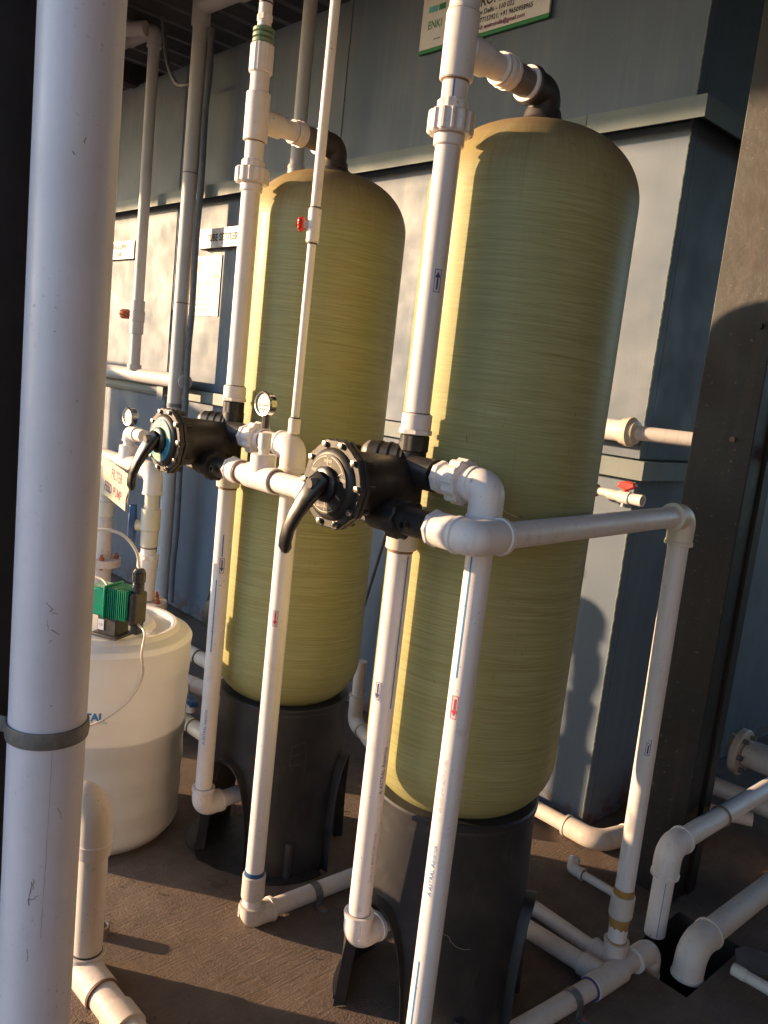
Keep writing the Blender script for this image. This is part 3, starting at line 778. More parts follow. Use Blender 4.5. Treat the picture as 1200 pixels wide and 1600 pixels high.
def top2(t, x, y, z):
    MB().cyl((x, y, z), (x, y, z + 0.006), 0.0305, 28, r2=0.028).build('tee_shoulder', 'pvc', t)
    pipe(t, (x, y, z + 0.004), (x, y, 2.75), 0.027)
def top1(t, x, y, z):
    pipe(t, (x, y, z), (x, y, z + 0.045), RP)
    MB().gear((x, y, z + 0.045), (0, 0, 1), 0.0295, 0.068, 16, 0.0012).build('ribbed_coupling', 'pvc', t)
    for k in range(3):
        MB().lathe([(0, 0.022), (0.002, 0.0265), (0.009, 0.0265), (0.0125, 0.022)], (x, y, z + 0.113 + 0.013 * k), (0, 0, 1), 24).build('hose_thread', 'green_thread', t)
    MB().cyl((x, y, z + 0.152), (x, y, z + 0.168), 0.017, 20).build('neck', 'pvc', t)
    MB().hexa((x, y, z + 0.166), (0, 0, 1), 0.0195, 0.016, 8).build('hex_bush', 'pvc', t)
    MB().cyl((x, y, z + 0.182), (x, y, z + 0.214), 0.0165, 20).build('neck', 'pvc', t)
    MB().lathe([(0, 0.0172), (0.004, 0.0172)], (x, y, z + 0.206), (0, 0, 1), 20).build('dark_band', 'dark_ink', t)
    pipe(t, (x, y, z + 0.21), (x, y, 2.9), 0.0155)
rx2, ry2 = -1.130, 1.138
rx1, ry1 = -1.880, 1.205
r2 = riser(rx2, ry2, V2[0], V2[1], 2.050, 'white riser pipe with blue up-arrow sticker in front of the right-hand vessel', (1.991, 2.106), (1.877, 1.898, 1.937, 1.957), top2)
r1 = riser(rx1, ry1, V1[0], V1[1], 2.055, 'white riser pipe with green hose thread at its top, left of the middle vessel', (2.000, 2.115), (1.878, 1.898, 1.935, 1.955), top1)
flow_sticker(r2, rx2, ry2, 1.636, RP, CAMAZ(rx2, ry2) + 0.35, True, w=0.0155, h=0.044)
pipe_line(r2, rx2, ry2, 1.958, 1.990, RP, CAMAZ(rx2, ry2) - 0.1)

# ------------------------------------------------------------------ drops from valve to the vessel base opening
def drop(x, y, zb, ytarget, xt, label, mat='pvc'):
    t = thing('inlet_pipe', (x, y, zb), label, 'pipe', 'pipes dropping from valve into vessel base')
    r = RP
    MB().hexa((x, y, 1.186), (0, 0, -1), 0.0345, 0.016, 8).build('adaptor_hex', 'pvc_cream', t)
    coupling(t, (x, y, 1.171), (x, y, 1.118), 0.0315, 'pvc_cream', 'adaptor')
    joint(t, (x, y, 1.112), (0, 0, 1), r, h=0.006)
    pipe(t, (x, y, 1.118), (x, y, zb + 0.045), r)
    d = Vector((xt - x, ytarget - y, 0)); L = d.length; d.normalize()
    o = Vector((x, y, zb))
    joint(t, (x, y, zb + 0.058), (0, 0, 1), r, 'joint', 0.003)
    elbow(t, o + Vector((0, 0, 0.058)), o, o + d * 0.062, 0.0305, 'pvc', 0.030)
    MB().box(o + Vector((0.024, -0.014, 0.034)), (0.005, 0.006, 0.044)).build('moulding_rib', 'pvc', t)
    joint(t, o + d * 0.064, d, r, 'joint', 0.003)
    pipe(t, o + d * 0.060, o + d * (L), r)
    return t
d2 = drop(-1.140, 1.145, 0.262, V2[1] - 0.02, V2[0] - 0.02, 'white drop pipe with faint blue down-arrow sticker entering the right vessel base')
d1 = drop(-1.886, 1.211, 0.190, V1[1] - 0.02, V1[0] - 0.02, 'white drop pipe with blue down-arrow sticker entering the middle vessel base')
x, y = -1.140, 1.145; az = CAMAZ(x, y)
flow_sticker(d2, x, y, 0.825, RP, az - 0.62, False, w=0.0135, h=0.040)
pipe_line(d2, x, y, 0.79, 1.108, RP, az + 0.72)
pipe_print(d2, x, y, 0.655, RP, az + 0.72, 'A ASTRAL Aquarius', 0.0125, 'navy_ink')
pipe_print(d2, x, y, 0.46, RP, az + 0.72, 'uPVC 1 1/2 ASTM D 1785 SCH 80', 0.008, 'grey_ink')
x, y = -1.886, 1.211; az = CAMAZ(x, y)
flow_sticker(d1, x, y, 0.905, RP, az + 0.05, False, w=0.0150, h=0.044)
pipe_line(d1, x, y, 0.66, 0.865, RP, az - 0.42); pipe_line(d1, x, y, 0.93, 0.99, RP, az - 0.02)
pipe_print(d1, x, y, 0.44, RP, az - 0.42, 'A ASTRAL Aquarius', 0.0125, 'blue_ink')

# ------------------------------------------------------------------ discharge pipes on the +x side of the valves
def union_x(t, x0, y, z, mat='pvc'):
    MB().hexa((x0, y, z), (1, 0, 0), 0.0315, 0.016, 8, 0.003).build('adaptor_hex', mat, t)
    MB().cyl((x0 + 0.016, y, z), (x0 + 0.042, y, z), 0.0270, 24).build('union_tail', mat, t)
    MB().gear((x0 + 0.040, y, z), (1, 0, 0), 0.0425, 0.030, 12, 0.0035).build('union_nut', mat, t)
    MB().cyl((x0 + 0.070, y, z), (x0 + 0.086, y, z), 0.0290, 24, ch=0.001).build('union_collar', mat, t)
def waste(vx, vy, vz, xd, yd, zb, label):
    """upper outlet: union, elbow, long drop"""
    t = thing('outlet_pipe', (xd, yd, zb), label, 'pipe', 'outlet drop pipes from the valves')
    yy = vy + 0.183; zz = vz + 0.028
    union_x(t, vx + 0.085, yy, zz)
    joint(t, (vx + 0.171, yy, zz), (1, 0, 0), RP)
    if xd - 0.045 > vx + 0.171: pipe(t, (vx + 0.165, yy, zz), (xd - 0.04, yy, zz), RP)
    return t, yy, zz
# valve two (right): drop in front of the right vessel, runs below the frame
t, yy, zz = waste(-1.13, 0.945, Z0, -0.935, 1.128, 0.03, 'white outlet pipe with red down-arrow sticker, dropping in front of the right-hand vessel')
xd, yd = -0.925, yy
elbow(t, (xd - 0.035, yy, zz), (xd, yy, zz), (xd, yy, zz - 0.058), 0.0315, 'pvc', 0.040)
MB().cyl((xd - 0.018, yy - 0.030, zz + 0.010), (xd - 0.018, yy - 0.033, zz + 0.010), 0.004, 10).build('moulding_dot', 'pvc', t)
pipe(t, (xd, yy, zz - 0.05), (xd, yy, 0.09), RP)
elbow(t, (xd, yy, 0.09), (xd, yy, 0.030), (xd, yy + 0.060, 0.030), 0.0305, 'pvc', 0.030)
az = CAMAZ(xd, yy)
pipe_line(t, xd, yy, 0.93, 1.16, RP, az - 0.55); pipe_line(t, xd, yy, 0.10, 0.36, RP, az - 0.62)
flow_sticker(t, xd, yy, 0.875, RP, az - 0.40, False, 'red_ink', 'pink_sticker', 0.0155, 0.046)
pipe_print(t, xd, yy, 0.55, RP, az - 0.50, 'A ASTRAL Aquarius', 0.0125, 'blue_ink')
pipe_print(t, xd, yy, 0.72, RP, az - 0.50, '29/12/20 uPVC ASTM D 1785', 0.0085, 'grey_ink')
# valve one: outlet
t, yy, zz = waste(-1.88, 1.010, 1.238, -1.600, 1.19, 0.0, 'white outlet pipe with blue cement ring near the floor, before the middle vessel')
xd = -1.585
elbow(t, (xd - 0.050, yy, zz), (xd, yy, zz), (xd, yy, zz - 0.058), 0.0315, 'pvc', 0.042)
pipe(t, (xd, yy, zz - 0.05), (xd, yy, 0.160), RP)
MB().lathe([(0, 0.0245), (0.001, 0.0262), (0.012, 0.0262), (0.013, 0.0245)], (xd, yy, 0.148), (0, 0, 1), 24).build('glue_ring', 'blue_cement', t)
coupling(t, (xd, yy, 0.150), (xd, yy, 0.085), 0.0300, 'pvc_old'); joint(t, (xd, yy, 0.083), (0, 0, 1), RP, 'blue_cement')
pipe(t, (xd, yy, 0.085), (xd, yy, 0.050), RP)
elbow(t, (xd, yy, 0.062), (xd, yy, 0.028), (xd + 0.004, yy + 0.062, 0.028), 0.0300, 'pvc_old', 0.027)
MB().box((xd - 0.018, yy - 0.024, 0.045), (0.005, 0.006, 0.036)).build('moulding_rib', 'pvc_old', t)
pipe(t, (xd + 0.003, yy + 0.058, 0.028), (xd + 0.030, yy + 0.62, 0.028), RP, 'pvc_old')
az = CAMAZ(xd, yy)
flow_sticker(t, xd, yy, 0.845, RP, az - 0.30, False, 'red_ink', 'sticker', 0.0150, 0.042)

def pipe_clip(x, y, z, r, ax, label, h=0.0, foot=(1, 0)):
    """strap saddle over a floor pipe along direction ax with one ear"""
    t = thing('pipe_clip', (x, y, 0), label, 'pipe clip', 'grey metal saddle clips on floor pipes')
    ax = Vector(ax).normalized(); sd = Vector((-ax.y, ax.x, 0)) * foot[0]
    m = MB(); w = 0.011; vs = []; n = 14
    for i in range(n + 1):
        a = PI * (-0.05 + 1.10 * i / n)
        for rr in (r + 0.0005, r + 0.003):
            for s_ in (-w, w): vs.append(Vector((x, y, z)) + ax * s_ + sd * (rr * math.cos(a)) + Vector((0, 0, rr * math.sin(a))))
    fs = []
    for i in range(n):
        a = i * 4; b = (i + 1) * 4
        fs += [(a, a + 1, b + 1, b), (a + 2, b + 2, b + 3, a + 3), (a, b, b + 2, a + 2), (a + 1, a + 3, b + 3, b + 1)]
    fs += [(0, 2, 3, 1), (n * 4, n * 4 + 1, n * 4 + 3, n * 4 + 2)]
    m.add(vs, fs).build('strap', 'galv', t)
    e = MB(); c0 = Vector((x, y, 0)) + sd * (r + 0.016)
    e.prism([(-w, -0.016), (w, -0.016), (w, 0.010), (w * 0.4, 0.018), (-w * 0.4, 0.018), (-w, 0.010)], c0 + Vector((0, 0, 0.001)), ax, sd, (0, 0, 1), 0.003)
    e.box(Vector((x, y, z / 2)) + sd * (r + 0.0022), (0.003, 0.022, max(0.01, z)), math.atan2(sd.y, sd.x)).build('ear', 'galv', t, False)
    MB().cyl(c0 + Vector((0, 0, 0.004)), c0 + Vector((0, 0, 0.007)), 0.004, 8).build('screw', 'rust_red', t)
pipe_clip(-1.571, 1.395, 0.028, RP, (0.05, 1, 0), 'grey saddle clip on the floor pipe between the two vessel bases', foot=(-1, 0))

# right-hand loop: lower outlet of valve two to the right frame
t = thing('outlet_loop_pipe', (-0.87, 1.045, 1.2), 'long white pipe from the right valve across the right vessel, dropping at far right', 'pipe')
y0, z0 = 1.045, 1.200
xs = -1.13 + 0.165
MB().hexa((xs - 0.004, y0, z0), (1, 0, 0), 0.0335, 0.014, 8, 0.004).build('adaptor_hex', 'pvc', t)
coupling(t, (xs + 0.008, y0, z0), (xs + 0.050, y0, z0), 0.0305, 'pvc', 'adaptor')
MB().cyl((xs + 0.050, y0, z0), (xs + 0.053, y0, z0), 0.0285, 24).build('glue_joint', 'joint', t)
LX = -0.876
elbow(t, (xs + 0.056, y0, z0), (LX, y0, z0), (LX, y0 + 0.075, z0), 0.0310, 'pvc', 0.042)
LY = 1.835
pipe(t, (LX, y0 + 0.07, z0), (LX - 0.034, LY - 0.05, z0 + 0.008), RP)
elbow(t, (LX - 0.034, LY - 0.052, z0 + 0.008), (LX - 0.034, LY, z0 + 0.008), (LX - 0.035, LY, z0 - 0.058), 0.0305, 'pvc_cream', 0.032)
RX, RY = LX - 0.036, LY + 0.028
pipe(t, (LX - 0.035, LY, z0 - 0.05), (RX, RY, 0.06), RP)
coupling(t, (RX, RY - 0.004, 0.225), (RX, RY - 0.004, 0.165), 0.0300, 'pvc_old', 'coupling')
for zc in (0.240, 0.158):
    m = MB(); n = 26; vs = []; rnd = random.Random(int(zc * 1000))
    hs = [0.016 + 0.012 * rnd.random() for _ in range(n)]
    for i in range(n):
        a = 2 * PI * i / n
        for rr, zz_ in ((RP + 0.0006, zc + 0.004), (RP + 0.0018, zc), (RP + 0.0008, zc - hs[i])): vs.append((RX + rr * math.cos(a), RY - 0.0045 + rr * math.sin(a), zz_))
    m.add(vs, [(3 * i + k, 3 * ((i + 1) % n) + k, 3 * ((i + 1) % n) + k + 1, 3 * i + k + 1) for i in range(n) for k in (0, 1)]).build('glue_drip', 'amber_cement', t)
elbow(t, (RX, RY, 0.092), (RX, RY, 0.028), (RX - 0.060, RY, 0.028), 0.0300, 'pvc_old', 0.030)
joint(t, (RX, RY, 0.094), (0, 0, 1), RP, 'amber_cement', 0.004)
pipe(t, (RX - 0.055, RY, 0.028), (RX - 0.55, RY + 0.02, 0.028), 0.021, 'pvc_old')
flow_sticker(t, RX + 0.0005, LY + 0.014, 0.635, RP, CAMAZ(RX, RY) + 0.15, True, w=0.0140, h=0.043)
# stripe, tag and print along the horizontal run
hx = LX + RP + 0.0006
fnh = lambda u, v: Vector((LX - 0.004 + (RP + 0.0007) * math.cos(v / RP + 0.1), u, z0 + 0.004 + (RP + 0.0007) * math.sin(v / RP + 0.1)))
fnh = lambda u, v: Vector((LX - 0.004 + (RP + 0.0007) * math.cos(-v / RP - 0.9 + PI * 0) * 1.0, u, z0 + 0.004 + (RP + 0.0007) * math.sin(v / RP + 0.35)))
def hor(u, v):
    a = R_(-62) + v / RP        # angle round the pipe measured from -Y... here pipe runs along Y
    a = R_(205) - v / RP
    return Vector((LX - 0.004 - 0.030 * (u - 1.1) / 0.7 + (RP + 0.0008) * -math.cos(a), u, z0 + 0.004 - (RP + 0.0008) * -math.sin(a) * -1))
MB().add([hor(1.50, -0.001), hor(1.735, -0.001), hor(1.735, 0.001), hor(1.50, 0.001)], [(0, 1, 2, 3)]).build('pipe_stripe', 'blue_ink', t, False)
s_ = MB(); vs = []
for k in range(5):
    v = -0.009 + 0.018 * k / 4; vs += [hor(1.462, v), hor(1.492, v)]
s_.add(vs, [(2 * k, 2 * k + 1, 2 * k + 3, 2 * k + 2) for k in range(4)]); g_ = s_.build('paper_tag', 'sticker', t)
text_mb('ASTRAL Aquarius', 0.011, lambda u, v: hor(1.30 + u, v)).build('pipe_lettering', 'grey_ink', t, False)

# valve one lower outlet with gauge tee
t = thing('header_pipe', (-1.6, 1.11, 1.2), 'white horizontal pipe from the blue-dial valve ending behind the black-dial valve', 'pipe')
y0, z0 = 1.110, 1.190; xs = -1.88 + 0.165
MB().hexa((xs - 0.004, y0, z0), (1, 0, 0), 0.0335, 0.014, 8, 0.004).build('adaptor_hex', 'pvc', t)
coupling(t, (xs + 0.008, y0, z0), (xs + 0.040, y0, z0), 0.0305, 'pvc', 'adaptor')
MB().cyl((xs + 0.040, y0, z0), (xs + 0.043, y0, z0), 0.0285, 24).build('glue_joint', 'joint', t)
pipe(t, (xs + 0.04, y0, z0), (-1.612, y0, z0), RP)
coupling(t, (-1.642, y0, z0), (-1.527, y0, z0), 0.0305, 'pvc', 'tee')
coupling(t, (-1.588, y0, z0 + 0.012), (-1.588, y0, z0 + 0.056), 0.0300, 'pvc', 'tee_branch')
joint(t, (-1.526, y0, z0), (1, 0, 0), RP + 0.002)
pipe(t, (-1.527, y0, z0), (-1.40, y0, z0), RP)
coupling(t, (-1.43, y0, z0), (-1.355, y0, z0), 0.0300, 'pvc', 'coupling')
MB().hexa((-1.356, y0, z0), (1, 0, 0), 0.0335, 0.016, 8, 0.002).build('end_cap', 'grey_pvc', t)
pipe(t, (-1.588, y0, z0 + 0.054), (-1.588, y0, z0 + 0.070), 0.0125)
coupling(t, (-1.588, y0, z0 + 0.066), (-1.588, y0, z0 + 0.105), 0.0150, 'pvc', 'gauge_socket')

def gauge(x, y, z, r, az, label, stem=0.03):
    """dial gauge, az = direction the face looks to (radians, atan2)"""
    t = thing('pressure_gauge', (x, y, z), label, 'gauge', 'round steel pressure gauges')
    n = Vector((math.cos(az), math.sin(az), 0.0)); c = Vector((x, y, z)); s_ = n.cross(Vector((0, 0, 1)))
    MB().lathe([(0, r * 0.80), (r * 0.15, r * 0.93), (r * 0.75, r * 0.95)], c - n * r * 0.75, n, 32).build('case', 'chrome', t)
    MB().lathe([(0, r * 0.90), (0, r), (r * 0.10, r * 1.02), (r * 0.18, r * 0.97), (r * 0.16, r * 0.86), (0.0, r * 0.86)], c, n, 36).build('bezel', 'chrome', t)
    f = MB().cyl(c + n * 0.0005, c + n * 0.0015, r * 0.87, 32).build('dial_face', 'dial_white', t)
    ax = -s_
    fn = plane_fn(c + n * 0.002, ax, (0, 0, 1))
    tk = MB()
    for k in range(19):
        a = R_(-135 + 15 * k); l0 = 0.62 if k % 3 == 0 else 0.70
        u, v = math.sin(a), math.cos(a); w = r * 0.02
        tk.add([fn(u * r * l0 - v * w, v * r * l0 + u * w), fn(u * r * l0 + v * w, v * r * l0 - u * w), fn(u * r * .80 + v * w, v * r * .80 - u * w), fn(u * r * .80 - v * w, v * r * .80 + u * w)], [(0, 1, 2, 3)])
    tk.build('dial_mark', 'dark_ink', f, False)
    ar = MB(); vs = []
    for i in range(17):
        a = R_(-135 + 270 * i / 16); vs += [fn(math.sin(a) * r * .50, math.cos(a) * r * .50), fn(math.sin(a) * r * .54, math.cos(a) * r * .54)]
    ar.add(vs, [(2 * i, 2 * i + 2, 2 * i + 3, 2 * i + 1) for i in range(16)]).build('dial_arc', 'red_ink', f, False)
    nd = MB(); nd.add([fn(-r * 0.62, -r * 0.18), fn(r * 0.55, -r * 0.03), fn(r * 0.55, -r * 0.10), fn(-r * 0.62, -r * 0.14)], [(0, 3, 1, 2)])
    for q in nd.v: q += n * 0.001
    nd.f = [(0, 1, 2), (1, 3, 0)]
    nd.build('needle', 'dark_ink', t, False)
    dots = MB()
    for u, v in ((-0.26, -0.42), (0.0, -0.46), (0.24, -0.44), (0.08, -0.64)):
        dots.add([fn(u * r + .075 * r * math.cos(2 * PI * k / 8), v * r + .075 * r * math.sin(2 * PI * k / 8)) for k in range(8)], [tuple(range(8))])
    dots.build('dial_dot', 'dark_ink', f, False)
    b = c - n * r * 0.35
    MB().cyl(b - Vector((0, 0, r * 0.9)), b - Vector((0, 0, r + stem)), 0.0085, 8).build('stem', 'dark_rubber', t)
    return t
gauge(-1.588, 1.098, 1.362, 0.0285, math.atan2(-1, 0.10), 'steel pressure gauge standing on the header pipe, before the middle vessel', 0.028)
MB().cyl((0, 0, 0), (0, 0, 0.001), 0.001, 3)  # (unused filler)

# ------------------------------------------------------------------ thin pipe with red cock before the middle vessel
t = thing('sample_pipe', (-1.585, 1.185, 1.3), 'thin white pipe with a small red valve knob, rising before the middle vessel', 'pipe')
nx, ny = -1.585, 1.188
xt, yt = -1.600, 1.205
coupling(t, (nx, ny, 1.296), (nx, ny, 1.333), 0.0145, 'pvc', 'socket')
joint(t, (nx, ny, 1.333), (0, 0, 1), 0.011, 'dark_ink', 0.003)
pp = lambda z: (nx + (xt - nx) * (z - 1.3), ny + (yt - ny) * (z - 1.3), z)
pipe(t, pp(1.333), pp(1.745), 0.0100)
coupling(t, pp(1.738), pp(1.815), 0.0150, 'pvc', 'valve_body')
joint(t, pp(1.735), (0, 0, 1), 0.011, 'dark_ink', 0.003); joint(t, pp(1.815), (0, 0, 1), 0.012, 'dark_ink', 0.003)
pipe(t, pp(1.815), pp(2.9), 0.0115)
q = Vector(pp(1.778)); sd = Vector((-0.75, -0.66, 0)).normalized()
MB().cyl(q, q + sd * 0.026, 0.008, 14).build('valve_stem', 'pvc', t)
kn = MB().gear(q + sd * 0.022, sd, 0.0165, 0.014, 8, 0.002).build('red_knob', 'red', t)
MB().lathe([(0, 0.008), (0.004, 0.008), (0.004, 0.004), (0.001, 0.004)], q + sd * 0.036, sd, 12).build('knob_cap', 'red', kn)

# ------------------------------------------------------------------ big pipe on the left with its strap
t = thing('large_downpipe', (-1.172, 0.470, 0), 'large pale lilac-grey plastic downpipe in the left foreground', 'pipe')
bx, by, br = -1.172, 0.470, 0.0555
pipe(t, (bx, by, 0), (bx, by, 3.1), br, 'pvc_grey', seg=64)
az = CAMAZ(bx, by)
rnd = random.Random(5)
def squiggle(fn, pts, w):
    m_ = MB()
    for (a, b), (c, d) in zip(pts[:-1], pts[1:]):
        dd = Vector((c - a, d - b)); 
        if dd.length < 1e-6: continue
        nn = Vector((-dd.y, dd.x)).normalized() * w * rnd.uniform(0.5, 1.3)
        m_.add([fn(a - nn.x, b - nn.y), fn(c - nn.x, d - nn.y), fn(c + nn.x, d + nn.y), fn(a + nn.x, b + nn.y)], [(0, 1, 2, 3)])
    return m_
f = cyl_fn(bx, by, 0, br + 0.0004, az)
for (u0, z0_, du, dz_, n_, w_) in ((-0.010, 1.085, .004, -.006, 6, .0005), (-0.007, 1.060, .0008, -.009, 5, .0003), (-0.001, 1.045, .002, -.004, 4, .0009), (-0.003, 1.030, -.0035, -.003, 5, .0003), (-0.012, 0.655, .0010, -.011, 7, .0008), (-0.016, 0.625, .004, .006, 4, .0006), (-0.010, 0.66, -.0015, -.009, 5, .0005),
        (0.012, 1.71, .0012, -.006, 3, .0005), (-0.004, 1.69, .0015, -.005, 3, .0006), (0.016, 1.37, .0015, -.002, 3, .0007), (-0.014, 0.545, .001, -.012, 4, .0004), (0.020, 0.77, .002, -.01, 5, .0004), (0.004, 0.93, .001, .002, 2, .0008)):
    pts_ = [(u0, z0_)]
    for k in range(n_): pts_.append((pts_[-1][0] + du * rnd.uniform(-1.2, 1.6), pts_[-1][1] + 0.45 * dz_ * rnd.uniform(0.4, 1.4)))
    squiggle(f, pts_, w_).build('scuff_mark', 'scuff', t, False)
pts_ = [(0.005, 0.56)]
for k in range(24): pts_.append((pts_[-1][0] + rnd.uniform(-.0004, .00042), pts_[-1][1] + 0.0125))
squiggle(f, pts_, 0.00022).build('crack_line', 'scuff', t, False)
t = thing('pipe_strap', (bx, by, 0.876), 'grey metal strap clamping the large downpipe to the dark column', 'strap')
m = MB(); vs = []; n = 40; zc = 0.876; hw = 0.0125
# strap wraps the camera side and reaches back to the column on the left
A0 = az - R_(100); A1 = az + R_(95)
path = []
ux = Vector((math.cos(A0), math.sin(A0), 0))
for i in range(n + 1):
    a = A0 + (A1 - A0) * i / n; path.append((Vector((bx, by, 0)) + Vector((math.cos(a), math.sin(a), 0)) * (br + 0.001), Vector((math.cos(a), math.sin(a), 0))))
lead = Vector((bx, by, 0)) + ux * (br + 0.001)
tdir = Vector((-1, -0.05, 0)).normalized()
pre = [(Vector((-1.305, 0.36, 0)), Vector((0, -1, 0))), (Vector((-1.265, 0.385, 0)), Vector((0.5, -0.9, 0)).normalized()), (Vector((-1.232, 0.408, 0)), Vector((0.3, -0.95, 0)).normalized())]
full = [q for q in path]
# pick the end of the wrap nearest the column
if (path[0][0] - pre[-1][0]).length < (path[-1][0] - pre[-1][0]).length: full = pre + path
else: full = path + pre[::-1]
for q, nn in full:
    o_ = nn * 0.0025
    vs += [q + Vector((0, 0, zc - hw)), q + o_ + Vector((0, 0, zc - hw)), q + o_ * 1.6 + Vector((0, 0, zc)), q + o_ + Vector((0, 0, zc + hw)), q + Vector((0, 0, zc + hw))]
K = len(full)
m.add(vs, [(i * 5 + k, i * 5 + (k + 1) % 5, (i + 1) * 5 + (k + 1) % 5, (i + 1) * 5 + k) for i in range(K - 1) for k in range(5)] + [(0, 1, 2, 3, 4), tuple((K - 1) * 5 + k for k in (4, 3, 2, 1, 0))])
m.build('band', 'galv', t)

# ------------------------------------------------------------------ floor elbow pipe behind the big pipe
t = thing('floor_riser_pipe', (-1.64, 0.77, 0), 'yellowed white pipe with swan-neck elbow at bottom left, behind the large downpipe', 'pipe')
dx, dy, dr = -1.655, 0.782, 0.034
elbow(t, (dx - 0.075, dy - 0.03, 0.430), (dx, dy, 0.430), (dx, dy, 0.335), 0.0405, 'pvc_old', 0.062)
coupling(t, (dx, dy, 0.345), (dx, dy, 0.308), 0.0405, 'pvc_old')
pipe(t, (dx - 0.07, dy - 0.028, 0.430), (dx - 0.5, dy - 0.2, 0.430), dr, 'pvc_old')
pipe(t, (dx, dy, 0.315), (dx, dy, 0.05), dr, 'pvc_old')
joint(t, (dx, dy, 0.062), (0, 0, 1), dr, 'pit_dark', 0.004)
coupling(t, (dx, dy, 0.062), (dx, dy, -0.02), 0.042, 'pvc_old', 'tee')
bd = Vector((0.99, 0.05, -0.05)).normalized()
o_ = Vector((dx + 0.015, dy - 0.010, 0.020))
coupling(t, o_, o_ + bd * 0.085, 0.040, 'pvc_old', 'tee_branch')
joint(t, o_ + bd * 0.085, bd, dr + 0.004, 'joint', 0.003)
pipe(t, o_ + bd * 0.08, o_ + bd * 0.40, dr, 'pvc_old')
coupling(t, o_ + bd * 0.150, o_ + bd * 0.21, 0.040, 'pvc_old')

t = thing('loose_pipe_cap', (-1.762, 0.865, 0), 'small dirty round pipe cap lying on the concrete beside the floor pipe', 'cap')
MB().lathe([(0.001, 0.017), (0.0, 0.020), (0.026, 0.021), (0.028, 0.019), (0.028, 0.015), (0.010, 0.014), (0.009, 0.001)], (-1.762, 0.866, 0), (0, 0, 1), 24, True).build('cap_body', 'dusty_brown', t)
MB().lathe([(0, 0.0205), (0.003, 0.0205)], (-1.762, 0.866, 0.014), (0, 0, 1), 24).build('cap_rib', 'dusty_brown', t)

# ------------------------------------------------------------------ dosing tank, pump and tubes
TX, TY, TR = -2.275, 1.080, 0.252
t = thing('dosing_tank', (TX, TY, 0), 'white translucent cylindrical dosing tank, half full, standing on the floor behind the downpipe', 'tank')
pr = [(0.0, 0.20), (0.008, 0.225), (0.03, 0.240)]
for k in range(1, 58):
    z = 0.03 + 0.575 * k / 58
    rib = 0.0022 * math.sin(z * 62) ** 3
    pr.append((z, 0.243 + 0.010 * z + rib))
pr += [(0.612, 0.2500), (0.622, 0.243), (0.628, 0.232)]
MB().lathe(pr, (TX, TY, 0), (0, 0, 1), 80, False).build('shell', 'tank', t)
MB().lathe([(0.003, 0.19), (0.04, 0.2365), (0.352, 0.2445), (0.354, 0.2425)], (TX, TY, 0), (0, 0, 1), 64).build('liquid', 'liquid', t)
# lid: sunken ring, raised rim, flat centre
lp = [(0.626, 0.236), (0.636, 0.218), (0.637, 0.212), (0.646, 0.206), (0.650, 0.200), (0.649, 0.190), (0.636, 0.180), (0.635, 0.140), (0.652, 0.130), (0.655, 0.12), (0.655, 0.002)]
MB().lathe(lp, (TX, TY, 0), (0, 0, 1), 72, True).build('lid', 'tank', t)
for a in (PI * 0.1, PI * 0.75, PI * 1.4):
    MB().box((TX + 0.150 * math.cos(a), TY + 0.150 * math.sin(a), 0.640), (0.065, 0.024, 0.026), a).build('lid_grip', 'tank', t, bevel=0.006)
rr_ = 0.2505
fT = cyl_fn(TX, TY, 0.405, rr_, CAMAZ(TX, TY))
text_mb('TAL', 0.030, lambda u, v: fT(u - 0.022, v + 0.040), bold=0.0014).build('tank_lettering', 'blue_ink', t, False)
text_mb('INDUSTRIES', 0.008, lambda u, v: fT(u - 0.008, v + 0.024)).build('tank_lettering', 'teal_ink', t, False)


px_, py_, pz_ = -2.122, 1.022, 0.656
t = thing('dosing_pump', (px_, py_, pz_), 'green and black dosing pump standing on the lid of the dosing tank', 'pump')
ra = math.atan2(0.45, 0.89); ca, sa = math.cos(ra), math.sin(ra)
rot = Matrix.Rotation(ra, 4, 'Z')
def PB(c, size, name, mat, parent, bev=0.003):
    size = tuple(q * k for q, k in zip(size, (0.80, 0.80, 0.86))); c = (c[0] * 0.80, c[1] * 0.80, c[2] * 0.86)
    cc = Vector((px_, py_, pz_)) + rot @ Vector(c)
    return MB().box(cc, size, 0, rot).build(name, mat, parent, bevel=bev)
PB((-0.002, 0, 0.005), (0.110, 0.100, 0.010), 'foot_plate', 'dark_rubber', t, 0.002)
ped = PB((0.0, 0, 0.038), (0.082, 0.072, 0.062), 'pedestal', 'dark_rubber', t, 0.004)
cc = Vector((px_, py_, pz_)) + rot @ Vector((-0.018, -0.0295, 0.034))
fx = rot @ Vector((1, 0, 0)); fy = Vector((0, 0, 1)); fnn = rot @ Vector((0, -1, 0))
MB().prism([(-0.010, -0.015), (0.010, -0.015), (0.010, 0.015), (-0.010, 0.015)], cc, fx, fy, fnn, 0.0008).build('label_plate', 'sticker', ped, False)
text_mb('CE', 0.010, plane_fn(cc + fnn * 0.0012, fx, fy)).build('plate_lettering', 'dark_ink', ped, False)
hs = PB((-0.045, 0, 0.115), (0.080, 0.092, 0.094), 'motor_housing', 'pump_green', t, 0.006)
PB((-0.006, 0, 0.118), (0.006, 0.104, 0.112), 'housing_rim', 'pump_green', t, 0.002)
PB((0.040, 0, 0.118), (0.084, 0.076, 0.086), 'finned_core', 'pump_green', t, 0.003)
for k in range(10):
    PB((0.004 + 0.0082 * k, 0, 0.118), (0.0038, 0.088, 0.100), 'cooling_fin', 'pump_green', t, 0.001)
PB((0.098, 0, 0.108), (0.028, 0.074, 0.110), 'pump_head', 'dark_rubber', t, 0.008)
PB((0.100, 0.0, 0.045), (0.030, 0.040, 0.045), 'suction_block', 'dark_rubber', t, 0.005)
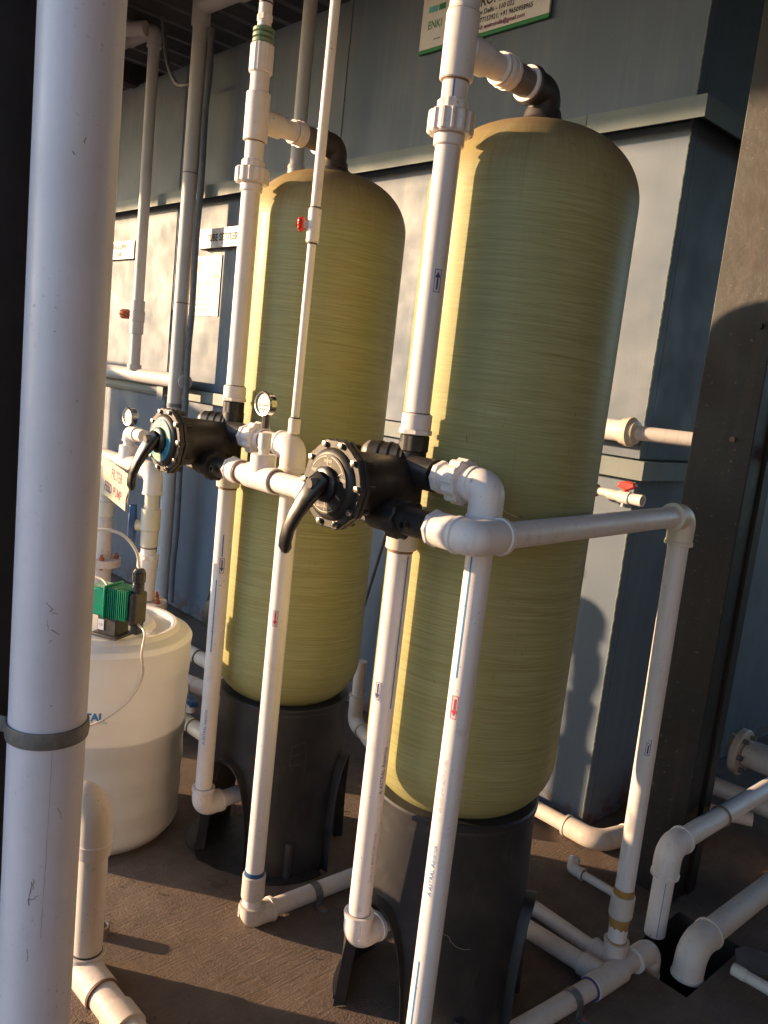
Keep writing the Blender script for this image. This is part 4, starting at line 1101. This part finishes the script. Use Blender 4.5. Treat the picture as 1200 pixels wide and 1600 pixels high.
cp = Vector((px_, py_, pz_)) + rot @ Vector((-0.0690, 0, 0.099))
MB().prism([(-0.032, -0.035), (0.032, -0.035), (0.032, 0.035), (-0.032, 0.035)], cp, rot @ Vector((0, -1, 0)), (0, 0, 1), rot @ Vector((-1, 0, 0)), 0.003).build('control_panel', 'sticker', hs, False)
MB().cyl(cp + Vector((0, 0, -0.018)), cp + Vector((0, 0, -0.018)) + (rot @ Vector((-1, 0, 0))) * 0.016, 0.012, 16).build('control_knob', 'black_gloss', hs)
sp = cp + (rot @ Vector((0.040, -0.047, 0)))
hc = Vector((px_, py_, pz_)) + rot @ Vector((0.077, 0, 0.139))
MB().cyl(hc, hc + Vector((0, 0, 0.016)), 0.016, 16).build('valve_seat', 'dark_rubber', t)
for k in range(3): MB().lathe([(0, 0.015), (0.003, 0.0165), (0.006, 0.015)], hc + Vector((0, 0, 0.012 + 0.006 * k)), (0, 0, 1), 16).build('seat_ring', 'dark_rubber', t)
MB().gear(hc + Vector((0, 0, 0.028)), (0, 0, 1), 0.0185, 0.030, 10, 0.0015).build('compression_nut', 'dark_rubber', t)
MB().lathe([(0, 0.0175), (0.008, 0.013), (0.010, 0.006)], hc + Vector((0, 0, 0.058)), (0, 0, 1), 16).build('nut_cap', 'dark_rubber', t)
def curve_pts(pts, n=8):
    out = []
    P = [Vector(q) for q in pts]; P = [P[0] * 2 - P[1]] + P + [P[-1] * 2 - P[-2]]
    for i in range(1, len(P) - 2):
        for k in range(n):
            u = k / n; a, b, c, d = P[i - 1], P[i], P[i + 1], P[i + 2]
            out.append(0.5 * ((2 * b) + (c - a) * u + (2 * a - 5 * b + 4 * c - d) * u * u + (3 * b - a - 3 * c + d) * u ** 3))
    out.append(P[-2]); return out
def tube_thing(name, pts, r, mat, label, cat, grp=None):
    o = MB().sweep(curve_pts(pts), r, 0.001, 10, True, 1).build(name, mat, None, True, Vector(pts[0]))
    return tag(o, label, cat, grp)
tube_thing('dosing_hose', [hc + Vector((0, 0, 0.066)), hc + Vector((-0.012, -0.008, 0.115)), hc + Vector((-0.05, -0.035, 0.155)), hc + Vector((-0.10, -0.08, 0.16)), hc + Vector((-0.14, -0.12, 0.13)), hc + Vector((-0.17, -0.15, 0.06)), hc + Vector((-0.15, -0.10, -0.01)), hc + Vector((-0.10, -0.02, -0.005))], 0.0042, 'tube', 'pinkish hose arching up from the pump head nut and over its green housing', 'hose')
s0 = Vector((px_, py_, pz_)) + rot @ Vector((0.088, -0.01, 0.052))
tube_thing('suction_hose', [s0, s0 + Vector((0.045, 0.00, -0.012)), s0 + Vector((0.075, -0.02, -0.06)), (TX + 0.262, TY - 0.015, 0.56), (TX + 0.262, TY - 0.06, 0.49), (TX + 0.235, TY - 0.14, 0.435), (TX + 0.17, TY - 0.23, 0.40), (TX + 0.05, TY - 0.32, 0.37), (TX - 0.1, TY - 0.36, 0.34)], 0.0032, 'tube', 'thin clear tube hanging from the pump down across the front of the dosing tank', 'hose')
tube_thing('return_tube', [hc + Vector((-0.19, -0.13, -0.02)), hc + Vector((-0.150, -0.085, 0.012)), hc + Vector((-0.110, -0.06, 0.016)), hc + Vector((-0.075, -0.055, 0.004)), hc + Vector((-0.060, -0.055, -0.02))], 0.0035, 'tube', 'short pale tube lying over the top of the green pump housing', 'tube')

# ------------------------------------------------------------------ filter feed pump line at the left back
t = thing('feed_pump_pipe', (-2.85, 1.5, 0.5), 'cream pipe with blue-handled ball valve and bolted flange, behind the dosing tank', 'pipe')
fx_, fy_ = -2.72, 1.43; fr = 0.0262
elbow(t, (fx_ - 0.075, fy_, 1.010), (fx_, fy_, 1.010), (fx_, fy_, 0.930), 0.0345, 'pvc', 0.045)
pipe(t, (fx_ - 0.07, fy_, 1.010), (fx_ - 0.60, fy_, 1.012), fr + 0.002, 'pvc_old')
coupling(t, (fx_ - 0.26, fy_, 1.010), (fx_ - 0.09, fy_, 1.010), 0.036, 'pvc_old', 'tee')
coupling(t, (fx_ - 0.205, fy_, 1.02), (fx_ - 0.205, fy_, 1.080), 0.036, 'pvc', 'tee_branch')
coupling(t, (fx_ - 0.205, fy_, 1.078), (fx_ - 0.205, fy_, 1.100), 0.022, 'pvc', 'bush')
elbow(t, (fx_ - 0.205, fy_, 1.098), (fx_ - 0.205, fy_, 1.128), (fx_ - 0.145, fy_ , 1.128), 0.026, 'pvc', 0.026)
coupling(t, (fx_ - 0.15, fy_, 1.128), (fx_ - 0.09, fy_, 1.128), 0.024, 'pvc', 'side_branch')
pipe(t, (fx_, fy_, 0.935), (fx_, fy_, 0.86), fr, 'pvc_cream')
coupling(t, (fx_, fy_, 0.875), (fx_, fy_, 0.795), 0.0355, 'pvc_cream', 'valve_body')
coupling(t, (fx_, fy_, 0.795), (fx_, fy_, 0.735), 0.0320, 'pvc_cream', 'valve_end')
bvd = Vector((-0.62, -0.78, 0))
q = Vector((fx_, fy_, 0.81))
MB().cyl(q, q + bvd * 0.055, 0.020, 20).build('valve_stem', 'pvc_cream', t)
hb_ = MB(); sdx = Vector((0, 0, 1)); hwid = Vector((0.78, -0.62, 0))
hb_.prism([(-0.008, -0.072), (0.010, -0.072), (0.022, -0.02), (0.024, 0.02), (0.012, 0.075), (-0.008, 0.078), (-0.022, 0.02), (-0.022, -0.02)], q + bvd * 0.052, hwid, sdx, bvd, 0.024)
hb_.build('blue_handle', 'blue', t, bevel=0.004)
joint(t, (fx_, fy_, 0.732), (0, 0, -1), fr + 0.002, 'joint', 0.004)
pipe(t, (fx_, fy_, 0.735), (fx_, fy_, 0.69), fr + 0.001)
MB().hexa((fx_, fy_, 0.705), (0, 0, -1), 0.040, 0.016, 8).build('adaptor_hex', 'pvc', t)
coupling(t, (fx_, fy_, 0.690), (fx_, fy_, 0.655), 0.0385, 'pvc', 'union_collar')
MB().lathe([(0, 0.034), (0.02, 0.034), (0.03, 0.032), (0.07, 0.032), (0.08, 0.035), (0.12, 0.035)], (fx_, fy_, 0.535), (0, 0, 1), 28).build('flange_neck', 'pvc', t)
MB().cyl((fx_, fy_, 0.505), (fx_, fy_, 0.530), 0.078, 36, ch=0.002).build('flange', 'pvc_old', t)
for k in range(4):
    a = R_(20 + 90 * k); b0 = Vector((fx_ + 0.058 * math.cos(a), fy_ + 0.058 * math.sin(a), 0.53))
    MB().lathe([(-0.05, 0.006), (0, 0.006), (0, 0.011), (0.010, 0.011), (0.010, 0.006), (0.022, 0.006)], b0, (0, 0, 1), 8).build('flange_bolt', 'rust_red', t)
MB().lathe([(0, 0.045), (0.06, 0.042), (0.30, 0.042)], (fx_, fy_, 0.2), (0, 0, 1), 24).build('pump_neck', 'galv', t)
MB().lathe([(0, 0.03), (0.01, 0.10), (0.12, 0.11), (0.13, 0.04)], (fx_ - 0.06, fy_, 0.13), (0, 1, 0), 28).build('pump_casing', 'galv', t)
MB().box((fx_ - 0.06, fy_ + 0.06, 0.004), (0.22, 0.2, 0.052)).build('pump_foot', 'galv', t, False)
# a second, partly hidden line to the left
t2 = thing('suction_pipe', (fx_ - 0.40, fy_, 0.5), 'stained cream pipe with red flange bolts, half hidden behind the large downpipe', 'pipe')
sx_ = fx_ - 0.375
pipe(t2, (sx_, fy_, 0.985), (sx_, fy_, 0.62), fr, 'pvc_old')
coupling(t2, (sx_, fy_, 0.98), (sx_, fy_, 0.86), 0.0345, 'pvc_cream', 'coupling'); coupling(t2, (sx_, fy_, 0.835), (sx_, fy_, 0.775), 0.031, 'pvc_cream', 'coupling')
MB().lathe([(0, 0.034), (0.06, 0.030), (0.16, 0.030)], (sx_, fy_, 0.60), (0, 0, 1), 24).build('flange_neck', 'pvc_old', t2)
MB().cyl((sx_ , fy_, 0.575), (sx_, fy_, 0.605), 0.070, 32).build('flange', 'pvc_old', t2)
for k in range(4):
    a = R_(-30 + 90 * k); b0 = Vector((sx_ + 0.052 * math.cos(a), fy_ + 0.052 * math.sin(a), 0.605))
    MB().lathe([(-0.04, 0.006), (0, 0.006), (0, 0.011), (0.010, 0.011), (0.010, 0.006), (0.022, 0.006)], b0, (0, 0, 1), 8).build('flange_bolt', 'rust_red', t2)
pipe(t2, (sx_, fy_, 0.575), (sx_, fy_, -0.03), 0.036, 'pvc_old')
gauge(fx_ - 0.205, fy_ - 0.01, 1.188, 0.034, math.atan2(-1, 0.1), 'small steel pressure gauge left of the blue-dial valve', 0.020)
# sign tied to the feed line
sg = thing('feed_pump_sign', (-2.96, 1.39, 0.96), 'rust-stained white plate reading FILTER FEED PUMP, tied under the blue-dial valve', 'sign')
fO = Vector((-2.945, 1.385, 0.932)); fX = Vector((0.985, -0.12, -0.075)).normalized(); fN = Vector((-0.10, -0.99, 0.0)); fY = fN.cross(fX).normalized() * 1; fN = fX.cross(fY).normalized()
if fY.z < 0: fY = -fY
fN = fX.cross(fY).normalized()
MB().prism([(-0.175, -0.068), (0.165, -0.068), (0.175, 0.070), (-0.165, 0.075)], fO - fN * 0.003, fX, fY, fN, 0.003).build('plate', 'sign_rust', sg, False)
for tx_, u, v in (('FILTER', 0.035, 0.032), ('FEED PUMP', 0.005, -0.030)):
    text_mb(tx_, 0.055 if tx_ == 'FILTER' else 0.050, lambda a, b, u=u, v=v: fO + fX * (u + a * 0.80) + fY * (v + b) + fN * 0.0008, bold=0.0006).build('sign_lettering', 'maroon_ink', sg, False)
MB().sweep([fO + fX * 0.12 + fY * 0.07, fO + fX * 0.14 + fY * 0.10 - fN * 0.03, fO + fX * 0.17 - fY * 0.02 + fN * 0.005, fO + fX * 0.19 - fY * 0.06 + fN * 0.01], 0.003, 0.01, 6).build('tie_wire', 'cable', sg)

for o_ in C.objects:
    if o_.name in ('feed_pump_pipe', 'suction_pipe', 'feed_pump_sign') or (o_.name.startswith('pressure_gauge') and o_.location.x < -2.5): o_.location.z += 0.022
# ------------------------------------------------------------------ pipes on the back wall
def vpipe(name, x, y, z0, z1, r, label, group='vertical pipes along the steel wall', mat='pvc_back'):
    t = thing(name, (x, y, z0), label, 'pipe', group); pipe(t, (x, y, z0), (x, y, z1), r, mat); return t
t = vpipe('wall_pipe', -4.60, 2.25, 1.352, 3.14, 0.031, 'pale vertical wall pipe with small red cock, just right of the downpipe')
coupling(t, (-4.60, 2.25, 1.352), (-4.60, 2.25, 1.385), 0.040, 'pvc_back'); 
coupling(t, (-4.60, 2.25, 1.56), (-4.60, 2.25, 1.75), 0.0385, 'pvc_back', 'valve_body'); coupling(t, (-4.60, 2.25, 1.63), (-4.60, 2.25, 1.69), 0.042, 'pvc_back', 'valve_body')
qd = Vector((-0.85, -0.53, 0)); q = Vector((-4.60, 2.25, 1.668))
MB().cyl(q, q + qd * 0.07, 0.017, 14).build('valve_stem', 'rust_red', t); MB().gear(q + qd * 0.055, qd, 0.028, 0.05, 8, 0.004).build('red_knob', 'rust_red', t)
elbow(t, (-4.60, 2.25, 3.12), (-4.60, 2.25, 3.21), (-4.9, 2.25, 3.22), 0.038, 'pvc_back', 0.05)
pipe(t, (-4.88, 2.25, 3.22), (-6.2, 2.25, 3.22), 0.031, 'pvc_back')
t = vpipe('wall_pipe', -4.08, 2.24, 0.02, 3.15, 0.0385, 'thick pale vertical wall pipe with grey conduit beside it, between downpipe and riser')
coupling(t, (-4.08, 2.24, 3.11), (-4.08, 2.24, 3.23), 0.047, 'pvc_back')
joint(t, (-4.08, 2.24, 2.395), (0, 0, 1), 0.0385, 'conduit', 0.006); joint(t, (-4.08, 2.24, 1.735), (0, 0, 1), 0.0385, 'joint', 0.005)
MB().cyl((-4.08, 2.24, 1.185), (-4.08, 2.24, 1.205), 0.041, 24).build('band', 'conduit', t)
pts = [(-4.022 + 0.006 * math.sin(k * 2.1), 2.27, 3.1 - 0.2 * k) for k in range(16)]
tube_thing('conduit', pts, 0.017, 'conduit', 'grey conduit running down right beside the thick wall pipe', 'conduit')
t = vpipe('wall_pipe', -3.12, 2.22, 2.30, 3.2, 0.030, 'pale vertical pipe behind the left riser top, ending above the middle vessel')
coupling(t, (-3.12, 2.22, 2.30), (-3.12, 2.22, 2.33), 0.036, 'pvc_back')
elbow(t, (-3.12, 2.22, 2.32), (-3.12, 2.22, 2.27), (-3.12, 2.36, 2.27), 0.036, 'pvc_back', 0.03)
# horizontal pipe lying on the waist band
t = thing('ledge_pipe', (-5, 2.31, 1.33), 'horizontal grey pipe lying on the waist band of the steel wall, left', 'pipe')
pipe(t, (-7.0, 2.27, 1.325), (-4.03, 2.27, 1.325), 0.040, 'pvc_back')
t = thing('angle_bracket', (-4.9, 2.30, 1.24), 'slim steel angle bar fixed under the horizontal ledge pipe', 'bracket')
MB().box((-5.25, 2.325, 1.255), (1.9, 0.006, 0.030)).build('bar', 'paint_edge', t, False); MB().box((-4.36, 2.30, 1.245), (0.07, 0.010, 0.085)).build('end_plate', 'conduit', t, False)
# upper left clutter under the roof
t = thing('overhead_pipe', (-5, 1.8, 3.1), 'overhead pale pipe crossing under the roof at top left', 'pipe')
pipe(t, (-4.60, 2.20, 3.20), (-5.7, 1.55, 3.20), 0.032, 'pvc_back'); coupling(t, (-4.60, 2.20, 3.20), (-4.72, 2.13, 3.20), 0.04, 'pvc_back')
pipe(t, (-4.08, 2.24, 3.21), (-3.55, 2.24, 3.19), 0.045, 'pvc_back', 'pipe'); coupling(t, (-3.72, 2.24, 3.196), (-3.52, 2.24, 3.19), 0.055, 'pvc_back')
tube_thing('hanging_cable', [(-4.50, 2.24, 3.25), (-4.42, 2.24, 3.02), (-4.30, 2.24, 2.88), (-4.18, 2.24, 2.85), (-4.1, 2.28, 2.86)], 0.011, 'conduit', 'thin cable looping between the two wall pipes under the roof', 'cable')
tube_thing('wall_cable', [(-2.30, 2.36, 1.22), (-2.40, 2.35, 0.95), (-2.47, 2.35, 0.70), (-2.53, 2.34, 0.42), (-2.55, 2.33, 0.2)], 0.009, 'cable', 'grey cable running down the wall between the two vessels', 'cable')

# ------------------------------------------------------------------ signs
def wall_sign(name, x0, x1, z0, z1, label, y=WY - 0.012, th=0.008, mat='sign_lit'):
    t = thing(name, ((x0 + x1) / 2, y, z0), label, 'sign')
    MB().box(((x0 + x1) / 2, y, (z0 + z1) / 2), (x1 - x0, th, z1 - z0)).build('board', mat, t, False)
    return t, y - th / 2 - 0.001
def wtext(t, s_, x, z, size, y, ink, sx=1.0, align='CENTER', bold=0.0):
    text_mb(s_, size, lambda u, v: Vector((x + u * sx, y, z + v)), align=align, bold=bold).build('sign_lettering', ink, t, False)
t, ys = wall_sign('company_sign', -2.585, -1.955, 2.742, 2.99, 'white company sign with green lower edge, high on the wall above the vessels', mat='sign')
MB().box((-2.27, WY - 0.012, 2.734), (0.634, 0.010, 0.014)).build('green_edge', 'green_ink', t, False)
wtext(t, 'ENVIRONMENT', -2.06, 2.850, 0.050, ys, 'dark_ink', 0.9, 'RIGHT', 0.0012)
wtext(t, 'West New Delhi - 110 032', -2.115, 2.813, 0.025, ys, 'dark_ink', 0.9, 'RIGHT', 0.0006)
wtext(t, 'Contact: +91 9677153921, +91 9650958965', -2.028, 2.785, 0.024, ys, 'dark_ink', 0.9, 'RIGHT', 0.0006)
wtext(t, 'Email id: enviroindia@gmail.com', -2.060, 2.760, 0.022, ys, 'maroon_ink', 0.9, 'RIGHT', 0.0006)
wtext(t, 'ENKI', -2.548, 2.825, 0.042, ys, 'green_ink', 0.85, 'LEFT', 0.0005)
wtext(t, 'www', -2.51, 2.772, 0.018, ys, 'dark_ink', 1, 'LEFT')
for x_, w_, c_ in ((-2.535, 0.05, 'teal_ink'), (-2.488, 0.035, 'green_ink')):
    MB().box((x_ + 0.01, ys, 2.884), (w_, 0.001, 0.022)).build('logo_block', c_, t, False)
MB().box((-2.440, ys, 2.828), (0.022, 0.001, 0.032)).build('logo_block', 'red_ink', t, False)
t, ys = wall_sign('tube_settler_sign', -4.118, -3.70, 2.040, 2.137, 'white wall sign reading TUBE SETTLER, partly behind the left riser', WY - 0.045, 0.010)
MB().box((-4.122, WY - 0.022, 2.088), (0.006, 0.044, 0.105)).build('side_return', 'sign', t, False)
wtext(t, 'TUBE SETTLER', -3.895, 2.088, 0.050, ys, 'dark_ink', 0.95, 'CENTER', 0.0022)
t, ys = wall_sign('holding_tank_sign', -5.47, -4.945, 2.020, 2.128, 'white wall sign reading SLUDGE HOLDING TANK, beside the downpipe', WY - 0.020, 0.010)
wtext(t, 'SLUDGE HOLDING', -5.215, 2.095, 0.046, ys, 'dark_ink', 0.95, 'CENTER', 0.002); wtext(t, 'TANK', -5.16, 2.048, 0.040, ys, 'dark_ink', 1.0, 'CENTER', 0.002)
t, ys = wall_sign('notice_sheet', -4.30, -3.955, 1.69, 2.01, 'washed-out paper notice with red header on the sunlit wall under the settler sign', WY - 0.004, 0.003, 'paper')
MB().box((-4.225, ys, 1.955), (0.13, 0.001, 0.05)).build('red_header', 'orange_ink', t, False)
MB().box((-4.0, ys, 1.935), (0.05, 0.001, 0.09)).build('picture_block', 'orange_ink', t, False)
wtext(t, 'DO NOT PLACE', -4.125, 1.860, 0.034, ys, 'grey_ink'); wtext(t, 'SAFETY FIRST', -4.13, 1.815, 0.020, ys, 'orange_ink')
for zz_ in (1.782, 1.752, 1.722): wtext(t, 'keep this area clean', -4.135, zz_, 0.019, ys, 'grey_ink')

# ------------------------------------------------------------------ right side: wall pipes, tap
t = thing('wall_header_pipe', (-1.5, 2.33, 1.37), 'horizontal white pipe with a union collar emerging behind the right vessel', 'pipe')
pipe(t, (-2.3, 2.315, 1.372), (-1.37, 2.315, 1.372), 0.0335, 'pvc'); pipe(t, (-1.35, 2.315, 1.372), (-0.9, 2.47, 1.372), 0.0225, 'pvc')
MB().lathe([(0, 0.034), (0.004, 0.040), (0.02, 0.041), (0.024, 0.046), (0.036, 0.046), (0.040, 0.040), (0.052, 0.036), (0.056, 0.024)], (-1.395, 2.315, 1.372), (1, 0, 0), 32).build('union_collar', 'pvc_cream', t)
text_mb('1.25"', 0.022, lambda u, v: Vector((-1.27 + u, 2.335, 1.372 + v))).build('pipe_lettering', 'dark_ink', t, False)
t = thing('drain_tap', (-1.45, 2.31, 1.163), 'short white tap with red lever beside the right vessel, above the long horizontal pipe', 'tap')
pipe(t, (-1.62, 2.30, 1.170), (-1.44, 2.30, 1.168), 0.013, 'pvc'); coupling(t, (-1.58, 2.30, 1.170), (-1.500, 2.30, 1.170), 0.022, 'pvc_cream', 'socket')
joint(t, (-1.499, 2.30, 1.169), (1, 0, 0), 0.018, 'joint', 0.004)
coupling(t, (-1.455, 2.30, 1.166), (-1.395, 2.30, 1.164), 0.0165, 'pvc', 'tap_body'); coupling(t, (-1.415, 2.30, 1.165), (-1.375, 2.30, 1.164), 0.020, 'pvc', 'tap_body')
MB().lathe([(0, 0.017), (0.045, 0.0185), (0.045, 0.0135), (0.01, 0.012)], (-1.378, 2.30, 1.164), (1, 0, 0), 24).build('spout', 'pvc', t)
MB().cyl((-1.398, 2.30, 1.15), (-1.398, 2.30, 1.135), 0.006, 10).build('drip_stub', 'pvc', t)
MB().cyl((-1.395, 2.30, 1.178), (-1.395, 2.30, 1.196), 0.010, 12).build('stem', 'red', t)
hb_ = MB(); hb_.prism([(-0.030, -0.006), (0.010, -0.012), (0.034, 0.0), (0.030, 0.013), (0.0, 0.016), (-0.022, 0.010)], (-1.395, 2.288, 1.200), (1, 0, 0), (0, 0, 1), (0, 1, 0), 0.024)
hb_.build('red_lever', 'red', t, bevel=0.004)
t.location.x += 0.055; t.location.z += 0.006

# ------------------------------------------------------------------ floor pipes, right
t = thing('wall_foot_pipe', (-1.4, 2.31, 0.04), 'white pipe along the wall foot with an elbow at the tank corner, partly sunlit', 'pipe')
pipe(t, (-2.05, 2.315, 0.045), (-1.36, 2.315, 0.045), 0.0265, 'pvc_old')
elbow(t, (-1.375, 2.315, 0.045), (-1.255, 2.315, 0.045), (-1.225, 2.44, 0.045), 0.0345, 'pvc_old', 0.065)
pipe(t, (-1.228, 2.43, 0.045), (-1.15, 2.75, 0.045), 0.0265, 'pvc_old')
t = thing('wall_foot_pipe', (-2.2, 2.1, 0.04), 'white floor pipe with elbow visible in the gap between the two vessels', 'pipe')
elbow(t, (-2.300, 2.16, 0.20), (-2.300, 2.16, 0.085), (-2.22, 2.13, 0.085), 0.030, 'pvc_old', 0.035)
pipe(t, (-2.300, 2.16, 0.195), (-2.300, 2.16, 0.34), 0.024, 'pvc_old'); pipe(t, (-2.23, 2.134, 0.085), (-1.78, 1.96, 0.060), 0.026, 'pvc_old'); joint(t, (-2.222, 2.131, 0.085), (0.93, -0.36, 0), 0.028, 'rust_red', 0.004)
t = thing('floor_bleed_pipe', (-1.2, 2.15, 0.02), 'thin white floor pipe with small elbow before the blue tank corner', 'pipe')
elbow(t, (-1.255, 2.19, 0.02), (-1.235, 2.150, 0.02), (-1.195, 2.150, 0.02), 0.0175, 'pvc_old', 0.020)
pipe(t, (-1.20, 2.150, 0.02), (-1.03, 2.15, 0.02), 0.0130, 'pvc_old')
joint(t, (-1.193, 2.15, 0.02), (1, 0, 0), 0.013, 'joint', 0.003)
t = thing('floor_pipe', (-0.9, 1.7, 0.03), 'dirty floor pipe with tee and elbow reaching the drain pit at bottom right', 'pipe')
FX, FZ = -0.885, 0.030
pipe(t, (-0.935, 1.20, FZ), (FX - 0.006, 1.74, FZ), RP, 'pvc_old')
coupling(t, (FX - 0.006, 1.725, FZ), (FX, 1.855, FZ), 0.0310, 'pvc_old', 'tee'); joint(t, (FX - 0.006, 1.722, FZ), (0, 1, 0), RP + 0.004, 'navy_ink', 0.003)
coupling(t, (FX - 0.020, 1.790, FZ), (FX - 0.075, 1.790, FZ), 0.0305, 'pvc_old', 'tee_branch')
pipe(t, (FX - 0.07, 1.790, FZ), (-1.75, 1.74, 0.030), RP, 'pvc_old')
pipe(t, (FX, 1.85, FZ), (FX + 0.002, 1.93, FZ), RP, 'pvc_old')
elbow(t, (FX + 0.002, 1.915, FZ), (FX + 0.004, 1.995, FZ), (FX + 0.006, 1.999, FZ - 0.075), 0.0310, 'pvc_old', 0.034)
MB().add([(FX - 0.3, 1.777 - 0.024, 0.045), (-1.2, 1.757 - 0.0155, 0.045), (-1.2, 1.757 - 0.0155, 0.048), (FX - 0.3, 1.777 - 0.024, 0.048)], [(0, 1, 2, 3)]).build('pipe_stripe', 'blue_ink', t, False)
pipe_clip(FX - 0.012, 1.655, FZ, RP, (0.02, 1, 0), 'grey saddle clip on the floor pipe at the bottom right', foot=(-1, 0))

t = thing('drain_pipe', (-0.87, 2.1, 0.2), 'white pipe with elbow dropping its cut end into the pit, before the rusty column', 'pipe')
ex, ey, er = -0.918, 2.09, 0.0285
pipe(t, (ex, ey + 0.06, 0.275), (ex + 0.01, ey + 1.2, 0.280), er); joint(t, (ex + 0.002, ey + 0.30, 0.275), (0, 1, 0), er + 0.003, 'joint', 0.008)
elbow(t, (ex, ey + 0.070, 0.275), (ex, ey, 0.275), (ex, ey, 0.195), 0.0365, 'pvc', 0.045)
MB().lathe([(0, er), (0.185, er), (0.185, er - 0.003), (0.02, er - 0.003)], (ex, ey, 0.200), (0, 0, -1), 32).build('pipe', 'pvc', t)
joint(t, (ex, ey, 0.190), (0, 0, 1), er + 0.003, 'joint', 0.003)
pipe_line(t, ex, ey, 0.02, 0.185, er, CAMAZ(ex, ey) + 0.25, 'blue_ink', 0.0018)
MB().add([(ex - 0.012, ey + 0.10, 0.3015), (ex - 0.010, ey + 1.1, 0.3065), (ex - 0.008, ey + 1.1, 0.3068), (ex - 0.010, ey + 0.10, 0.3018)], [(0, 1, 2, 3)]).build('pipe_stripe', 'blue_ink', t, False)
t = thing('drain_pipe', (-0.79, 2.05, 0.05), 'stained fat white pipe with elbow bending down into the pit at the right edge', 'pipe')
fx2, fy2, fr2 = -0.790, 2.045, 0.0330
pipe(t, (fx2, fy2 + 0.07, 0.075), (fx2 + 0.02, fy2 + 1.4, 0.085), fr2, 'pvc_old')
elbow(t, (fx2, fy2 + 0.085, 0.075), (fx2, fy2, 0.075), (fx2, fy2 - 0.008, -0.01), 0.0400, 'pvc_old', 0.052)
t = thing('floor_bleed_pipe', (-0.7, 2.14, 0.02), 'thin yellowed pipe on the ground beside the pit at the right edge', 'pipe')
pipe(t, (-0.715, 2.135, 0.016), (-0.3, 2.150, 0.016), 0.0150, 'pvc_old'); coupling(t, (-0.716, 2.135, 0.016), (-0.68, 2.136, 0.016), 0.0165, 'pvc_cream')
o = MB().prism([(-0.75, 2.23), (-0.735, 2.27), (-0.66, 2.30), (-0.60, 2.26), (-0.66, 2.18), (-0.715, 2.17)], (0, 0, 0.001), (1, 0, 0), (0, 1, 0), (0, 0, 1), 0.012).build('slab_fragment', 'slab_piece', None, False)
tag(o, 'broken pale slab fragment lying beside the drain pit', 'rubble')
# behind the column
t = thing('rear_header_pipe', (-1.1, 3.0, 0.1), 'dim dusty pipe with a round bolted flange behind the rusty column', 'pipe')
pipe(t, (-1.34, 3.02, 0.07), (-0.2, 3.10, 0.07), 0.036, 'pvc_old')
pipe(t, (-1.28, 3.30, 0.15), (-0.5, 3.34, 0.15), 0.044, 'pvc_old')
MB().cyl((-1.215, 3.22, 0.165), (-1.185, 3.22, 0.165), 0.092, 32, ch=0.004).build('flange', 'pvc_old', t)
MB().cyl((-1.18, 3.22, 0.165), (-0.9, 3.22, 0.165), 0.050, 28).build('flange_neck', 'pvc_old', t)
for k in range(6):
    a = 2 * PI * k / 6; MB().lathe([(-0.012, 0.010), (0.02, 0.010)], (-1.185, 3.22 + 0.068 * math.cos(a), 0.165 + 0.068 * math.sin(a)), (1, 0, 0), 6).build('flange_bolt', 'galv', t)
pipe(t, (-1.32, 2.75, 0.05), (-1.0, 2.90, 0.07), 0.024, 'pvc_old')

# ------------------------------------------------------------------ valves between tank and middle vessel
t = thing('manifold_pipes', (-2.9, 1.8, 0.15), 'low white pipes with a blue ball-valve lever between dosing tank and middle vessel', 'pipe')
pipe(t, (-3.1, 1.80, 0.205), (-2.50, 1.82, 0.205), 0.030, 'pvc_old'); joint(t, (-2.93, 1.805, 0.205), (1, 0, 0), 0.033, 'joint', 0.006)
pipe(t, (-3.0, 1.66, 0.15), (-2.74, 1.72, 0.15), 0.028, 'pvc'); elbow(t, (-2.78, 1.70, 0.15), (-2.70, 1.72, 0.15), (-2.62, 1.72, 0.10), 0.032, 'pvc', 0.04)
pipe(t, (-2.75, 1.60, 0.06), (-2.35, 1.62, 0.06), 0.030, 'pvc_cream'); joint(t, (-2.61, 1.607, 0.06), (1, 0, 0), 0.032, 'joint', 0.005)
MB().cyl((-2.66, 1.62, 0.10), (-2.66, 1.62, 0.135), 0.018, 16).build('valve_stem', 'pvc', t)
hb_ = MB(); hb_.prism([(-0.055, -0.012), (-0.02, -0.020), (0.06, -0.018), (0.065, 0.014), (-0.02, 0.020), (-0.055, 0.012)], (-2.66, 1.62, 0.135), (0.95, -0.3, 0.1), (0.3, 0.95, 0), (0, 0, 1), 0.022)
hb_.build('blue_lever', 'blue', t, bevel=0.004)
MB().lathe([(0, 0.03), (0.02, 0.075), (0.10, 0.080), (0.12, 0.03)], (-3.10, 2.05, 0.33), (0.4, -0.9, 0), 24).build('pump_casing', 'dark_rubber', t)
MB().lathe([(0, 0.05), (0.16, 0.05)], (-3.12, 2.1, 0.32), (-0.9, 0.3, 0), 20).build('pump_motor', 'galv', t)
MB().sweep([(-3.28, 2.05, 0.30), (-3.24, 2.05, 0.42), (-3.16, 2.06, 0.36), (-3.10, 2.06, 0.28)], 0.016, 0.05, 10).build('black_hose', 'dark_rubber', t)
MB().box((-3.02, 1.98, 0.36), (0.03, 0.03, 0.10)).build('blue_lever', 'blue', t, bevel=0.005)

for o in list(bpy.data.objects):
    if '_w' in o: del o['_w']
